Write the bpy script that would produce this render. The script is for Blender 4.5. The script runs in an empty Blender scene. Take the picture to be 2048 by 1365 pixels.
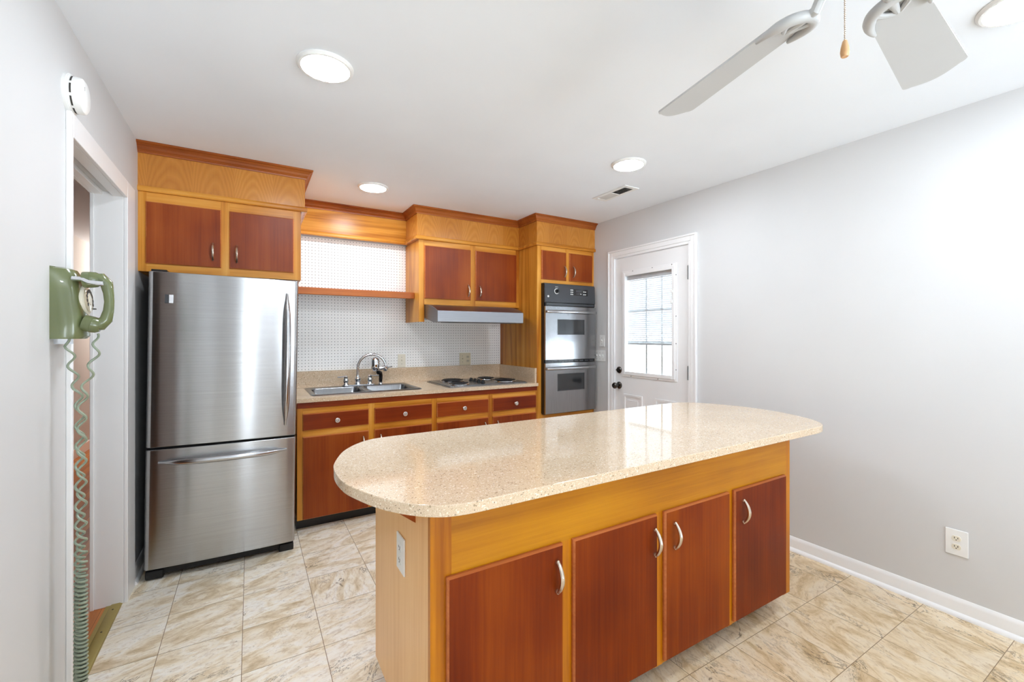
import bpy, bmesh, math, random
from mathutils import Vector, Matrix
random.seed(7)
R = math.radians
scene = bpy.context.scene
C = scene.collection

# ------------------------------------------------------------------ camera, light, exposure
cam_d = bpy.data.cameras.new('camera')
cam = bpy.data.objects.new('camera', cam_d)
C.objects.link(cam)
cam.location = (0, 0, 1.347)
cam.rotation_euler = (R(90), 0, R(-30.906))
cam_d.sensor_width = 36.0
cam_d.lens = 36.0 * 874.2 / 2048
cam_d.shift_y = -(682.5 - 670.9) / 2048
cam_d.clip_start = 0.02
scene.camera = cam
vs = scene.view_settings
vs.view_transform = 'Standard'
vs.look = 'None'
vs.exposure = 0.11
vs.gamma = 1.0
vs.use_curve_mapping = False
WORLD_STRENGTH = 2.0
UPLIGHT_STRENGTH = 14.0
LAMP_STRENGTH = 135.0
world = bpy.data.worlds.new('world')
scene.world = world
world.use_nodes = True
bg = world.node_tree.nodes['Background']
bg.inputs[0].default_value = (0.87, 0.955, 1.05, 1)
# overcast sky above, an added uplight glow below the horizon to lift the ceiling
_wt = world.node_tree
_tc = _wt.nodes.new('ShaderNodeTexCoord')
_sx = _wt.nodes.new('ShaderNodeSeparateXYZ'); _wt.links.new(_tc.outputs['Generated'], _sx.inputs[0])
_mr = _wt.nodes.new('ShaderNodeMapRange')
_mr.inputs['From Min'].default_value = -0.06; _mr.inputs['From Max'].default_value = 0.02
_mr.inputs['To Min'].default_value = UPLIGHT_STRENGTH; _mr.inputs['To Max'].default_value = WORLD_STRENGTH
_wt.links.new(_sx.outputs[2], _mr.inputs['Value']); _wt.links.new(_mr.outputs[0], bg.inputs[1])
scene.cycles.max_bounces = 12
scene.cycles.diffuse_bounces = 8
scene.cycles.transparent_max_bounces = 12
scene.cycles.caustics_reflective = False
scene.cycles.caustics_refractive = False
scene.cycles.sample_clamp_indirect = 6.0


def portal(name, loc, rot, sx, sy):
    d = bpy.data.lights.new(name, 'AREA')
    d.shape = 'RECTANGLE'; d.size = sx; d.size_y = sy
    d.cycles.is_portal = True
    o = bpy.data.objects.new(name, d); C.objects.link(o)
    o.location = loc; o.rotation_euler = rot
    return o


portal('daylight_portal_rear', (1.65, -2.32, 1.21), (R(90), 0, 0), 1.54, 2.3)
portal('daylight_portal_side', (0.155, -2.32, 1.21), (R(90), 0, 0), 0.37, 2.3)
portal('daylight_portal_door', (3.03, 2.607, 1.46), (0, R(90), 0), 0.92, 0.55)
hl = bpy.data.lights.new('hall_lamp_light', 'POINT')
hl.energy = 48; hl.color = (1.0, 0.94, 0.88); hl.shadow_soft_size = 0.25
hlo = bpy.data.objects.new('hall_lamp_light', hl); C.objects.link(hlo)
hlo.location = (-1.1, 7.6, 2.2)


# ------------------------------------------------------------------ materials
def lin(c):
    r = []
    for v in c[:3]:
        v = v / 255.0
        r.append(v / 12.92 if v <= 0.04045 else ((v + 0.055) / 1.055) ** 2.4)
    return (r[0], r[1], r[2], 1.0)


class NT:
    def __init__(self, name):
        self.m = bpy.data.materials.new(name)
        self.m.use_nodes = True
        self.t = self.m.node_tree
        self.b = self.t.nodes['Principled BSDF']

    def n(self, typ, **kw):
        nd = self.t.nodes.new(typ)
        for k, v in kw.items():
            setattr(nd, k, v)
        return nd

    def l(self, a, b):
        self.t.links.new(a, b)

    def math(self, op, a, b=None, clamp=False):
        nd = self.n('ShaderNodeMath', operation=op, use_clamp=clamp)
        for i, v in enumerate((a, b)):
            if v is None: continue
            if isinstance(v, (int, float)): nd.inputs[i].default_value = v
            else: self.l(v, nd.inputs[i])
        return nd.outputs[0]

    def noise(self, vec, scale, detail=4, rough=0.5, dist=0.0):
        nd = self.n('ShaderNodeTexNoise')
        nd.inputs['Scale'].default_value = scale
        nd.inputs['Detail'].default_value = detail
        nd.inputs['Roughness'].default_value = rough
        nd.inputs['Distortion'].default_value = dist
        if vec is not None: self.l(vec, nd.inputs['Vector'])
        return nd.outputs['Fac']

    def ramp(self, fac, stops):
        nd = self.n('ShaderNodeValToRGB')
        el = nd.color_ramp.elements
        while len(el) < len(stops): el.new(0.5)
        for e, (p, c) in zip(el, stops):
            e.position = p; e.color = c
        self.l(fac, nd.inputs[0])
        return nd.outputs['Color']

    def mix(self, fac, a, b, mode='MIX'):
        nd = self.n('ShaderNodeMix', data_type='RGBA', blend_type=mode)
        if isinstance(fac, (int, float)): nd.inputs[0].default_value = fac
        else: self.l(fac, nd.inputs[0])
        for s, v in ((6, a), (7, b)):
            if isinstance(v, tuple): nd.inputs[s].default_value = v
            else: self.l(v, nd.inputs[s])
        return nd.outputs[2]

    def coords(self, scale=(1, 1, 1), rnd=True):
        tc = self.n('ShaderNodeTexCoord')
        v = tc.outputs['Object']
        if rnd:
            oi = self.n('ShaderNodeObjectInfo')
            sc = self.math('MULTIPLY', oi.outputs['Random'], 17.0)
            ad = self.n('ShaderNodeVectorMath', operation='ADD')
            self.l(v, ad.inputs[0]); self.l(sc, ad.inputs[1])
            v = ad.outputs[0]
        mp = self.n('ShaderNodeMapping')
        mp.inputs['Scale'].default_value = scale
        self.l(v, mp.inputs['Vector'])
        return mp.outputs['Vector']

    def bump(self, h, strength=0.2, dist=0.002):
        nd = self.n('ShaderNodeBump')
        nd.inputs['Strength'].default_value = strength
        nd.inputs['Distance'].default_value = dist
        self.l(h, nd.inputs['Height'])
        self.l(nd.outputs[0], self.b.inputs['Normal'])

    def set(self, **kw):
        for k, v in kw.items():
            self.b.inputs[k.replace('_', ' ')].default_value = v
        return self


def plain(name, col, rough=0.5, metal=0.0, coat=0.0, var=0.03):
    t = NT(name)
    v = t.coords((1, 1, 1))
    f = t.noise(v, 9.0, 3)
    c = lin(col)
    c2 = tuple(min(1, x * (1 - var * 2)) for x in c[:3]) + (1,)
    t.l(t.ramp(f, [(0.3, c), (0.75, c2)]), t.b.inputs['Base Color'])
    t.set(Roughness=rough, Metallic=metal)
    t.b.inputs['Coat Weight'].default_value = coat
    return t.m


def paint(name, col, rough=0.55, bump=0.05):
    t = NT(name)
    v = t.coords((1, 1, 1), rnd=False)
    f = t.noise(v, 2.0, 2)
    c = lin(col)
    c2 = tuple(x * 0.965 for x in c[:3]) + (1,)
    t.l(t.ramp(f, [(0.3, c), (0.7, c2)]), t.b.inputs['Base Color'])
    t.set(Roughness=rough)
    if bump: t.bump(t.noise(v, 260.0, 3), bump, 0.001)
    return t.m


def wood(name, light, mid, dark, axis='z', rough=0.3, figure=0.5, coat=0.0, dens=1.0, spec=0.3, grain=0.7):
    t = NT(name)
    lo = 0.07
    sc = {'x': (lo, 1, 1), 'y': (1, lo, 1), 'z': (1, 1, lo)}[axis]
    v = t.coords(sc)
    big = t.noise(v, 5.0 * dens, 3, 0.5, 0.4)
    rings = t.math('PINGPONG', t.math('MULTIPLY', t.noise(v, 3.2 * dens, 2, 0.45, 0.3), 9.0), 0.5)
    rings = t.math('MULTIPLY', rings, 2.0)
    sf = tuple(x * (0.35 if x == lo else 1) for x in sc)
    fine = t.noise(t.coords(sf), 95.0, 4, 0.6)
    patch = t.noise(t.coords((1, 1, 1)), 2.2, 2)
    f = t.math('ADD', t.math('MULTIPLY', big, 1.0 - figure * 0.6), t.math('MULTIPLY', rings, figure * 0.5))
    f = t.math('ADD', f, t.math('MULTIPLY', t.math('SUBTRACT', fine, 0.5), grain))
    f = t.math('ADD', f, t.math('MULTIPLY', t.math('SUBTRACT', patch, 0.5), 0.7))
    col = t.ramp(f, [(0.15, lin(dark)), (0.5, lin(mid)), (0.85, lin(light))])
    t.l(col, t.b.inputs['Base Color'])
    t.set(Roughness=rough)
    t.b.inputs['Coat Weight'].default_value = coat
    t.b.inputs['Coat Roughness'].default_value = 0.15
    t.b.inputs['Specular IOR Level'].default_value = spec
    t.bump(fine, 0.06, 0.0006)
    return t.m


def veneer(name, light, mid, dark, plank=0.21):
    """Vertical book matched strips with cathedral figure."""
    t = NT(name)
    tc = t.n('ShaderNodeTexCoord')
    sp = t.n('ShaderNodeSeparateXYZ'); t.l(tc.outputs['Object'], sp.inputs[0])
    run = t.math('ADD', sp.outputs[0], sp.outputs[1])
    q = t.math('DIVIDE', run, plank)
    idx = t.math('FLOOR', q)
    wn = t.n('ShaderNodeTexWhiteNoise', noise_dimensions='1D'); t.l(idx, wn.inputs['W'])
    loc = t.math('SUBTRACT', t.math('SUBTRACT', q, idx), 0.5)
    # arches: parabola in the strip plus height
    arch = t.math('MULTIPLY', t.math('MULTIPLY', loc, loc), 1.3)
    z = t.math('ADD', sp.outputs[2], arch)
    cx = t.n('ShaderNodeCombineXYZ')
    t.l(t.math('MULTIPLY', run, 2.0), cx.inputs[0]); t.l(t.math('MULTIPLY', wn.outputs['Value'], 30.0), cx.inputs[1])
    t.l(t.math('MULTIPLY', sp.outputs[2], 1.0), cx.inputs[2])
    wob = t.noise(cx.outputs[0], 2.6, 2, 0.4)
    h = t.math('ADD', t.math('MULTIPLY', z, 13.0), t.math('MULTIPLY', wob, 5.0))
    ring = t.math('PINGPONG', h, 0.5)
    ring = t.math('MULTIPLY', ring, 2.0)
    fine = t.noise(t.coords((1, 1, 0.05)), 120.0, 3)
    f = t.math('ADD', t.math('MULTIPLY', ring, 0.3), t.math('MULTIPLY', fine, 0.3))
    f = t.math('ADD', f, t.math('MULTIPLY', wn.outputs['Value'], 0.25))
    col = t.ramp(f, [(0.1, lin(dark)), (0.5, lin(mid)), (0.9, lin(light))])
    t.l(col, t.b.inputs['Base Color'])
    t.set(Roughness=0.25)
    t.b.inputs['Coat Weight'].default_value = 0.25
    t.b.inputs['Coat Roughness'].default_value = 0.12
    return t.m


def quartz(name):
    t = NT(name)
    v = t.coords((1, 1, 1))
    base = t.ramp(t.noise(v, 3.0, 3), [(0.3, lin((224, 201, 172))), (0.7, lin((214, 189, 159)))])
    grit = t.noise(v, 420.0, 2)
    base = t.mix(t.ramp(grit, [(0.36, (1, 1, 1, 1)), (0.46, (0, 0, 0, 1))]), base, lin((196, 170, 138)))
    pale = t.noise(v, 160.0, 2)
    base = t.mix(t.ramp(pale, [(0.6, (0, 0, 0, 1)), (0.68, (1, 1, 1, 1))]), base, lin((242, 230, 210)))
    for sc, th, c in ((75.0, 0.23, (152, 126, 98)), (150.0, 0.26, (110, 88, 68)), (42.0, 0.13, (162, 138, 108))):
        vo = t.n('ShaderNodeTexVoronoi'); vo.inputs['Scale'].default_value = sc
        t.l(v, vo.inputs['Vector'])
        wn = t.n('ShaderNodeTexWhiteNoise'); t.l(vo.outputs['Position'], wn.inputs['Vector'])
        small = t.math('LESS_THAN', vo.outputs['Distance'], th)
        some = t.math('LESS_THAN', wn.outputs['Value'], 0.22)
        base = t.mix(t.math('MULTIPLY', t.math('MULTIPLY', small, some), 0.75), base, lin(c))
    t.l(base, t.b.inputs['Base Color'])
    t.set(Roughness=0.08)
    t.b.inputs['Coat Weight'].default_value = 0.3
    t.b.inputs['Coat Roughness'].default_value = 0.03
    return t.m


def steel(name, col=(168, 168, 170), rough=0.3, aniso=0.75, rot=0.0, streak=(0.6, 0.6, 90)):
    t = NT(name)
    v = t.coords(streak)
    f = t.noise(v, 6.0, 4)
    c = lin(col)
    c2 = tuple(x * 0.86 for x in c[:3]) + (1,)
    t.l(t.ramp(f, [(0.3, c2), (0.7, c)]), t.b.inputs['Base Color'])
    t.set(Metallic=1.0, Roughness=rough, Anisotropic=aniso)
    t.b.inputs['Anisotropic Rotation'].default_value = rot
    if aniso:
        tg = t.n('ShaderNodeTangent', direction_type='RADIAL', axis='Z')
        t.l(tg.outputs[0], t.b.inputs['Tangent'])
    return t.m


def tile_floor(name):
    t = NT(name)
    tc = t.n('ShaderNodeTexCoord')
    sp = t.n('ShaderNodeSeparateXYZ'); t.l(tc.outputs['Object'], sp.inputs[0])
    S = 0.3048
    X, Y = sp.outputs[0], sp.outputs[1]
    tx = t.math('DIVIDE', t.math('ADD', X, 0.335), S)
    ty = t.math('DIVIDE', t.math('SUBTRACT', Y, 0.516), S)
    ix, iy = t.math('FLOOR', tx), t.math('FLOOR', ty)
    fx, fy = t.math('SUBTRACT', tx, ix), t.math('SUBTRACT', ty, iy)
    ci = t.n('ShaderNodeCombineXYZ'); t.l(ix, ci.inputs[0]); t.l(iy, ci.inputs[1])
    wn = t.n('ShaderNodeTexWhiteNoise', noise_dimensions='2D'); t.l(ci.outputs[0], wn.inputs['Vector'])
    # tiles east of the island lie quarter turned, grain along y
    side = t.math('GREATER_THAN', ix, 4.5)
    flip = t.math('GREATER_THAN', t.math('ADD', t.math('MULTIPLY', side, 0.75), wn.outputs['Value']), 0.86)
    mx = lambda a, b: t.math('ADD', t.math('MULTIPLY', a, t.math('SUBTRACT', 1.0, flip)), t.math('MULTIPLY', b, flip))
    along, across = mx(X, Y), mx(Y, X)
    off = t.math('MULTIPLY', wn.outputs['Value'], 40.0)
    # the grain runs a little askew
    across = t.math('SUBTRACT', across, t.math('MULTIPLY', along, 0.22))
    cv = t.n('ShaderNodeCombineXYZ')
    t.l(t.math('MULTIPLY', along, 0.46), cv.inputs[0]); t.l(across, cv.inputs[1]); t.l(off, cv.inputs[2])
    cl = t.n('ShaderNodeCombineXYZ')
    t.l(t.math('MULTIPLY', along, 0.5), cl.inputs[0]); t.l(across, cl.inputs[1]); t.l(off, cl.inputs[2])
    v = cv.outputs[0]
    band = t.noise(v, 7.5, 9, 0.66, 1.3)
    col = t.ramp(band, [(0.28, lin((194, 168, 126))), (0.41, lin((228, 210, 178))), (0.5, lin((250, 240, 220))), (0.6, lin((255, 251, 242))), (0.74, lin((236, 222, 198)))])
    fine = t.noise(v, 46.0, 7, 0.75, 1.0)
    col = t.mix(t.math('MULTIPLY', t.ramp(fine, [(0.3, (1, 1, 1, 1)), (0.5, (0, 0, 0, 1))]), 0.75), col, lin((188, 160, 122)))
    vein = t.noise(cl.outputs[0], 5.0, 8, 0.7, 1.8)
    vv = t.math('ABSOLUTE', t.math('SUBTRACT', vein, 0.46))
    patchy = t.ramp(t.noise(cl.outputs[0], 5.0, 2), [(0.5, (0, 0, 0, 1)), (0.66, (1, 1, 1, 1))])
    vm = t.ramp(vv, [(0.003, (1, 1, 1, 1)), (0.013, (0, 0, 0, 1))])
    vmask = t.mix(1.0, vm, patchy, 'MULTIPLY')
    col = t.mix(vmask, col, lin((100, 78, 52)))
    pit = t.noise(v, 150.0, 3, 0.6)
    pz = t.ramp(pit, [(0.28, (1, 1, 1, 1)), (0.33, (0, 0, 0, 1))])
    col = t.mix(t.mix(1.0, pz, (0.7, 0.7, 0.7, 1), 'MULTIPLY'), col, lin((120, 98, 72)))
    tone = t.ramp(wn.outputs['Value'], [(0.0, (0.96, 0.94, 0.91, 1)), (1.0, (1, 1, 1, 1))])
    col = t.mix(1.0, col, tone, 'MULTIPLY')
    warm = t.mix(t.math('MULTIPLY', side, 1.0), (1, 1, 1, 1), (0.84, 0.75, 0.62, 1))
    col = t.mix(1.0, col, warm, 'MULTIPLY')
    ex = t.math('MINIMUM', fx, t.math('SUBTRACT', 1.0, fx))
    ey = t.math('MINIMUM', fy, t.math('SUBTRACT', 1.0, fy))
    ed = t.math('MINIMUM', ex, ey)
    g = t.math('LESS_THAN', ed, 0.0042)
    col = t.mix(g, col, lin((138, 112, 80)))
    t.l(col, t.b.inputs['Base Color'])
    t.set(Roughness=0.34)
    t.bump(t.math('ADD', t.math('MULTIPLY', band, 0.5), t.math('MULTIPLY', t.math('SUBTRACT', 1.0, g), 1.0)), 0.25, 0.0012)
    return t.m


def plank_floor(name):
    t = NT(name)
    tc = t.n('ShaderNodeTexCoord')
    sp = t.n('ShaderNodeSeparateXYZ'); t.l(tc.outputs['Object'], sp.inputs[0])
    q = t.math('DIVIDE', sp.outputs[0], 0.057)
    ix = t.math('FLOOR', q)
    wn = t.n('ShaderNodeTexWhiteNoise', noise_dimensions='1D'); t.l(ix, wn.inputs['W'])
    cv = t.n('ShaderNodeCombineXYZ')
    t.l(sp.outputs[0], cv.inputs[0]); t.l(t.math('MULTIPLY', sp.outputs[1], 0.08), cv.inputs[1])
    t.l(t.math('MULTIPLY', wn.outputs['Value'], 30.0), cv.inputs[2])
    gr = t.noise(cv.outputs[0], 40.0, 4)
    f = t.math('ADD', t.math('MULTIPLY', gr, 0.6), t.math('MULTIPLY', wn.outputs['Value'], 0.4))
    col = t.ramp(f, [(0.2, lin((158, 86, 30))), (0.5, lin((196, 116, 46))), (0.8, lin((214, 140, 66)))])
    fr = t.math('SUBTRACT', q, ix)
    g = t.math('LESS_THAN', fr, 0.03)
    col = t.mix(g, col, lin((95, 45, 15)))
    t.l(col, t.b.inputs['Base Color'])
    t.set(Roughness=0.3)
    return t.m


def pegboard_mat(name):
    t = NT(name)
    tc = t.n('ShaderNodeTexCoord')
    sp = t.n('ShaderNodeSeparateXYZ'); t.l(tc.outputs['Object'], sp.inputs[0])
    P = 0.0254
    def cell(o, off):
        q = t.math('DIVIDE', t.math('ADD', o, off), P)
        return t.math('SUBTRACT', t.math('SUBTRACT', q, t.math('FLOOR', q)), 0.5)
    a, b = cell(sp.outputs[0], 0.0), cell(sp.outputs[2], 0.0)
    d = t.math('SQRT', t.math('ADD', t.math('MULTIPLY', a, a), t.math('MULTIPLY', b, b)))
    hole = t.math('LESS_THAN', d, 0.122)
    col = t.mix(hole, lin((247, 246, 243)), lin((38, 34, 30)))
    t.l(col, t.b.inputs['Base Color'])
    t.set(Roughness=0.35)
    t.bump(t.math('SUBTRACT', 1.0, hole), 0.6, 0.002)
    return t.m


def emit(name, col, strength):
    t = NT(name)
    t.b.inputs['Base Color'].default_value = (0.9, 0.9, 0.9, 1)
    t.b.inputs['Emission Color'].default_value = col
    t.b.inputs['Emission Strength'].default_value = strength
    return t.m


def glass(name, tint=(0.97, 0.98, 0.98, 1), fac=0.92):
    m = bpy.data.materials.new(name); m.use_nodes = True
    t = m.node_tree
    for n in list(t.nodes): t.nodes.remove(n)
    out = t.nodes.new('ShaderNodeOutputMaterial')
    tr = t.nodes.new('ShaderNodeBsdfTransparent'); tr.inputs[0].default_value = tint
    gl = t.nodes.new('ShaderNodeBsdfGlossy'); gl.inputs['Roughness'].default_value = 0.02
    lw = t.nodes.new('ShaderNodeLayerWeight'); lw.inputs[0].default_value = 0.5
    pw = t.nodes.new('ShaderNodeMath'); pw.operation = 'POWER'; pw.inputs[1].default_value = 5.0
    fr = t.nodes.new('ShaderNodeMath'); fr.operation = 'MULTIPLY_ADD'; fr.inputs[1].default_value = 0.9; fr.inputs[2].default_value = 0.04
    t.links.new(lw.outputs['Facing'], pw.inputs[0]); t.links.new(pw.outputs[0], fr.inputs[0])
    mx = t.nodes.new('ShaderNodeMixShader')
    t.links.new(fr.outputs[0], mx.inputs[0]); t.links.new(tr.outputs[0], mx.inputs[1]); t.links.new(gl.outputs[0], mx.inputs[2])
    t.links.new(mx.outputs[0], out.inputs[0])
    return m


def vinyl(name, col):
    m = bpy.data.materials.new(name); m.use_nodes = True
    t = m.node_tree
    for n in list(t.nodes): t.nodes.remove(n)
    out = t.nodes.new('ShaderNodeOutputMaterial')
    a = t.nodes.new('ShaderNodeBsdfDiffuse'); a.inputs[0].default_value = lin(col)
    b = t.nodes.new('ShaderNodeBsdfTranslucent'); b.inputs[0].default_value = lin(col)
    mx = t.nodes.new('ShaderNodeMixShader'); mx.inputs[0].default_value = 0.5
    t.links.new(a.outputs[0], mx.inputs[1]); t.links.new(b.outputs[0], mx.inputs[2]); t.links.new(mx.outputs[0], out.inputs[0])
    return m


M = {}
M['vinyl'] = vinyl('white_vinyl', (240, 240, 238))
M['wall'] = paint('wall_paint', (211, 211, 211))
M['ceil'] = paint('ceiling_paint', (240, 245, 251), 0.8, 0.08)
M['trim'] = paint('trim_paint', (240, 240, 240), 0.28, 0)
M['halltone'] = paint('hall_paint', (203, 196, 190), 0.95, 0)
M['rear'] = paint('rear_paint', (228, 228, 228))
M['door'] = paint('door_paint', (236, 236, 236), 0.4, 0.03)
M['tile'] = tile_floor('travertine_tile')
M['plank'] = plank_floor('oak_strip')
M['gold_v'] = wood('golden_wood_upright', (224, 164, 78), (206, 138, 48), (166, 94, 22), 'z', figure=0.8)
M['gold_h'] = wood('golden_wood_level', (226, 166, 80), (210, 142, 52), (172, 102, 26), 'x', figure=0.8)
M['gold_y'] = wood('golden_wood_deep', (214, 154, 78), (198, 134, 50), (168, 102, 30), 'y')
M['isl_v'] = wood('island_wood_upright', (206, 136, 14), (190, 116, 6), (152, 82, 3), 'z')
M['isl_h'] = wood('island_wood_level', (198, 134, 14), (182, 116, 6), (152, 90, 3), 'x', figure=0.6)
M['pale'] = wood('pale_end_panel', (248, 204, 146), (240, 190, 128), (226, 170, 106), 'z', figure=0.2)
M['red_v'] = wood('cherry_door_wood', (164, 84, 30), (136, 58, 16), (98, 30, 8), 'z', figure=0.15, dens=1.0, rough=0.34, spec=0.25, grain=0.4)
M['red_h'] = wood('cherry_drawer_wood', (156, 72, 22), (132, 50, 12), (98, 28, 8), 'x', figure=0.15, dens=1.0, rough=0.36, spec=0.25, grain=0.4)
M['isl_red'] = wood('island_door_wood', (152, 70, 3), (121, 44, 1), (78, 14, 1), 'z', figure=0.15, dens=0.9, rough=0.4, spec=0.16, grain=0.4)
M['edge'] = wood('door_edge_wood', (205, 130, 80), (186, 108, 58), (160, 84, 42), 'x', figure=0.2)
M['crown'] = wood('crown_wood', (180, 106, 44), (156, 82, 30), (120, 54, 18), 'x', figure=0.3)
M['veneer'] = veneer('soffit_veneer', (214, 150, 66), (196, 128, 46), (176, 108, 34))
M['quartz'] = quartz('speckled_quartz')
M['steel'] = steel('brushed_steel', (184, 184, 185), 0.23, 1.0, 0.25)
M['steel2'] = steel('satin_steel', (168, 169, 172), 0.24, 0.0, 0, (40, 1, 1))
M['hoodsteel'] = steel('hood_steel', (150, 151, 155), 0.36, 0.6, 0.0, (1, 1, 60))
M['sinksteel'] = steel('sink_steel', (150, 152, 155), 0.27, 0.0, 0, (30, 2, 2))
M['handle'] = steel('handle_steel', (198, 199, 202), 0.2, 0.0)
M['chrome'] = plain('chrome', (226, 228, 232), 0.06, 1.0)
M['nickel'] = plain('satin_nickel', (214, 200, 184), 0.26, 1.0)
M['black'] = plain('black_enamel', (20, 20, 22), 0.25)
M['panel'] = plain('charcoal_panel', (66, 68, 72), 0.3)
M['rubber'] = plain('black_rubber', (16, 16, 17), 0.6)
M['fridgeside'] = plain('fridge_side', (58, 60, 63), 0.4)
M['ovenglass'] = plain('oven_glass', (44, 46, 48), 0.06, 0.0, 0.5)
M['coil'] = plain('burner_coil', (28, 28, 30), 0.45)
M['white'] = plain('white_plastic', (238, 238, 236), 0.35)
M['blind'] = plain('blind_grey', (206, 207, 210), 0.5)
M['hinge'] = plain('hinge_steel', (150, 150, 150), 0.3, 0.8)
M['socket'] = plain('socket_tan', (204, 194, 168), 0.4)
M['ivory'] = plain('ivory_plate', (232, 226, 208), 0.35)
M['almond'] = plain('almond_plate', (222, 211, 182), 0.35)
M['slot'] = plain('slot_dark', (48, 44, 38), 0.6)
M['green'] = plain('avocado_plastic', (104, 112, 73), 0.22, 0.0, 0.4, var=0.06)
M['cordgreen'] = plain('cord_green', (142, 152, 132), 0.35)
M['dial'] = plain('dial_clear', (206, 196, 172), 0.12, 0.1, 0.5)
M['fan'] = plain('fan_white', (186, 186, 185), 0.4, var=0.01)
M['porcelain'] = plain('knob_silver', (222, 216, 210), 0.2, 0.6)
M['bronze'] = plain('aged_bronze', (92, 88, 84), 0.22, 1.0)
M['brass'] = plain('dull_brass', (168, 148, 82), 0.4, 0.35)
M['peg'] = pegboard_mat('white_pegboard')
M['lamp'] = emit('lamp_diffuser', (0.885, 0.97, 1.06, 1), LAMP_STRENGTH)
M['glass'] = glass('pane_glass')
M['woodknob'] = wood('pull_bob_wood', (226, 190, 150), (206, 160, 112), (170, 116, 66), 'z')
M['toe'] = plain('toe_black', (14, 14, 15), 0.3)


# ------------------------------------------------------------------ mesh builder
W = {}     # world origin of every built object


class G:
    def __init__(self):
        self.bm = bmesh.new()

    def _mark(self, before, m):
        for f in self.bm.faces:
            if f not in before: f.material_index = m

    def poly(self, verts, faces, m=0):
        vs_ = [self.bm.verts.new(v) for v in verts]
        for f in faces:
            try:
                fc = self.bm.faces.new([vs_[i] for i in f]); fc.material_index = m
            except ValueError:
                pass
        return self

    def box(self, x0, x1, y0, y1, z0, z1, m=0):
        v = [(x, y, z) for x in (x0, x1) for y in (y0, y1) for z in (z0, z1)]
        return self.poly(v, [(0, 1, 3, 2), (4, 6, 7, 5), (0, 4, 5, 1), (2, 3, 7, 6), (0, 2, 6, 4), (1, 5, 7, 3)], m)

    def prism(self, pts, axis, a0, a1, m=0):
        def mk(p, a):
            return {'x': (a, p[0], p[1]), 'y': (p[0], a, p[1]), 'z': (p[0], p[1], a)}[axis]
        n = len(pts)
        v = [mk(p, a0) for p in pts] + [mk(p, a1) for p in pts]
        f = [tuple(range(n - 1, -1, -1)), tuple(range(n, 2 * n))]
        f += [(i, (i + 1) % n, n + (i + 1) % n, n + i) for i in range(n)]
        return self.poly(v, f, m)

    def tube(self, pts, r, n=10, m=0, cap=True, flat=None):
        pts = [Vector(p) for p in pts]
        rr = r if isinstance(r, (list, tuple)) else [r] * len(pts)
        rings = []
        t0 = (pts[1] - pts[0]).normalized()
        up = Vector((0, 0, 1)) if abs(t0.z) < 0.9 else Vector((0, 1, 0))
        u = (up - t0 * up.dot(t0)).normalized()
        for i, p in enumerate(pts):
            a = pts[max(i - 1, 0)]; b = pts[min(i + 1, len(pts) - 1)]
            t = (b - a)
            t = t.normalized() if t.length > 1e-9 else t0
            u = (u - t * u.dot(t))
            u = u.normalized() if u.length > 1e-9 else Vector((1, 0, 0))
            w = t.cross(u)
            ring = []
            for k in range(n):
                an = 2 * math.pi * k / n
                d = u * math.cos(an) * rr[i] + w * math.sin(an) * rr[i]
                if flat is not None:
                    ax = Vector(flat[0]); d = d + ax * (d.dot(ax) * (flat[1] - 1))
                ring.append(self.bm.verts.new(p + d))
            rings.append(ring)
        for a, b in zip(rings, rings[1:]):
            for k in range(n):
                f = self.bm.faces.new((a[k], a[(k + 1) % n], b[(k + 1) % n], b[k])); f.material_index = m
        if cap:
            f = self.bm.faces.new(rings[0][::-1]); f.material_index = m
            f = self.bm.faces.new(rings[-1]); f.material_index = m
        return self

    def lathe(self, prof, c, d=(0, 0, 1), n=24, m=0):
        """prof: (radius, distance along d) pairs."""
        d = Vector(d).normalized(); c = Vector(c)
        up = Vector((0, 0, 1)) if abs(d.z) < 0.9 else Vector((1, 0, 0))
        u = (up - d * up.dot(d)).normalized(); w = d.cross(u)
        rings = []
        for r, h in prof:
            r = max(r, 1e-5)
            rings.append([self.bm.verts.new(c + d * h + u * r * math.cos(2 * math.pi * k / n) + w * r * math.sin(2 * math.pi * k / n)) for k in range(n)])
        for a, b in zip(rings, rings[1:]):
            for k in range(n):
                f = self.bm.faces.new((a[k], a[(k + 1) % n], b[(k + 1) % n], b[k])); f.material_index = m
        f = self.bm.faces.new(rings[0][::-1]); f.material_index = m
        f = self.bm.faces.new(rings[-1]); f.material_index = m
        return self

    def sweep2d(self, path, prof, m=0, closed_prof=True):
        """profile (outward offset, z) along a plan polyline, mitred; outward is right of travel."""
        P = [Vector((p[0], p[1])) for p in path]
        nr = []
        for a, b in zip(P, P[1:]):
            d = (b - a).normalized(); nr.append(Vector((d.y, -d.x)))
        rows = []
        for i, p in enumerate(P):
            if i == 0: mv = nr[0]
            elif i == len(P) - 1: mv = nr[-1]
            else: mv = (nr[i - 1] + nr[i]) / (1 + nr[i - 1].dot(nr[i]))
            rows.append([self.bm.verts.new((p.x + mv.x * o, p.y + mv.y * o, z)) for o, z in prof])
        k = len(prof)
        for a, b in zip(rows, rows[1:]):
            for j in range(k if closed_prof else k - 1):
                f = self.bm.faces.new((a[j], b[j], b[(j + 1) % k], a[(j + 1) % k])); f.material_index = m
        if closed_prof:
            f = self.bm.faces.new(rows[0]); f.material_index = m
            f = self.bm.faces.new(rows[-1][::-1]); f.material_index = m
        return self

    def sphere(self, c, r, n=10, m=0, sc=(1, 1, 1)):
        before = set(self.bm.faces)
        mat = Matrix.Translation(c) @ Matrix.Diagonal((sc[0], sc[1], sc[2], 1))
        bmesh.ops.create_uvsphere(self.bm, u_segments=n, v_segments=max(6, n // 2 + 2), radius=r, matrix=mat)
        self._mark(before, m)
        return self

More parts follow.
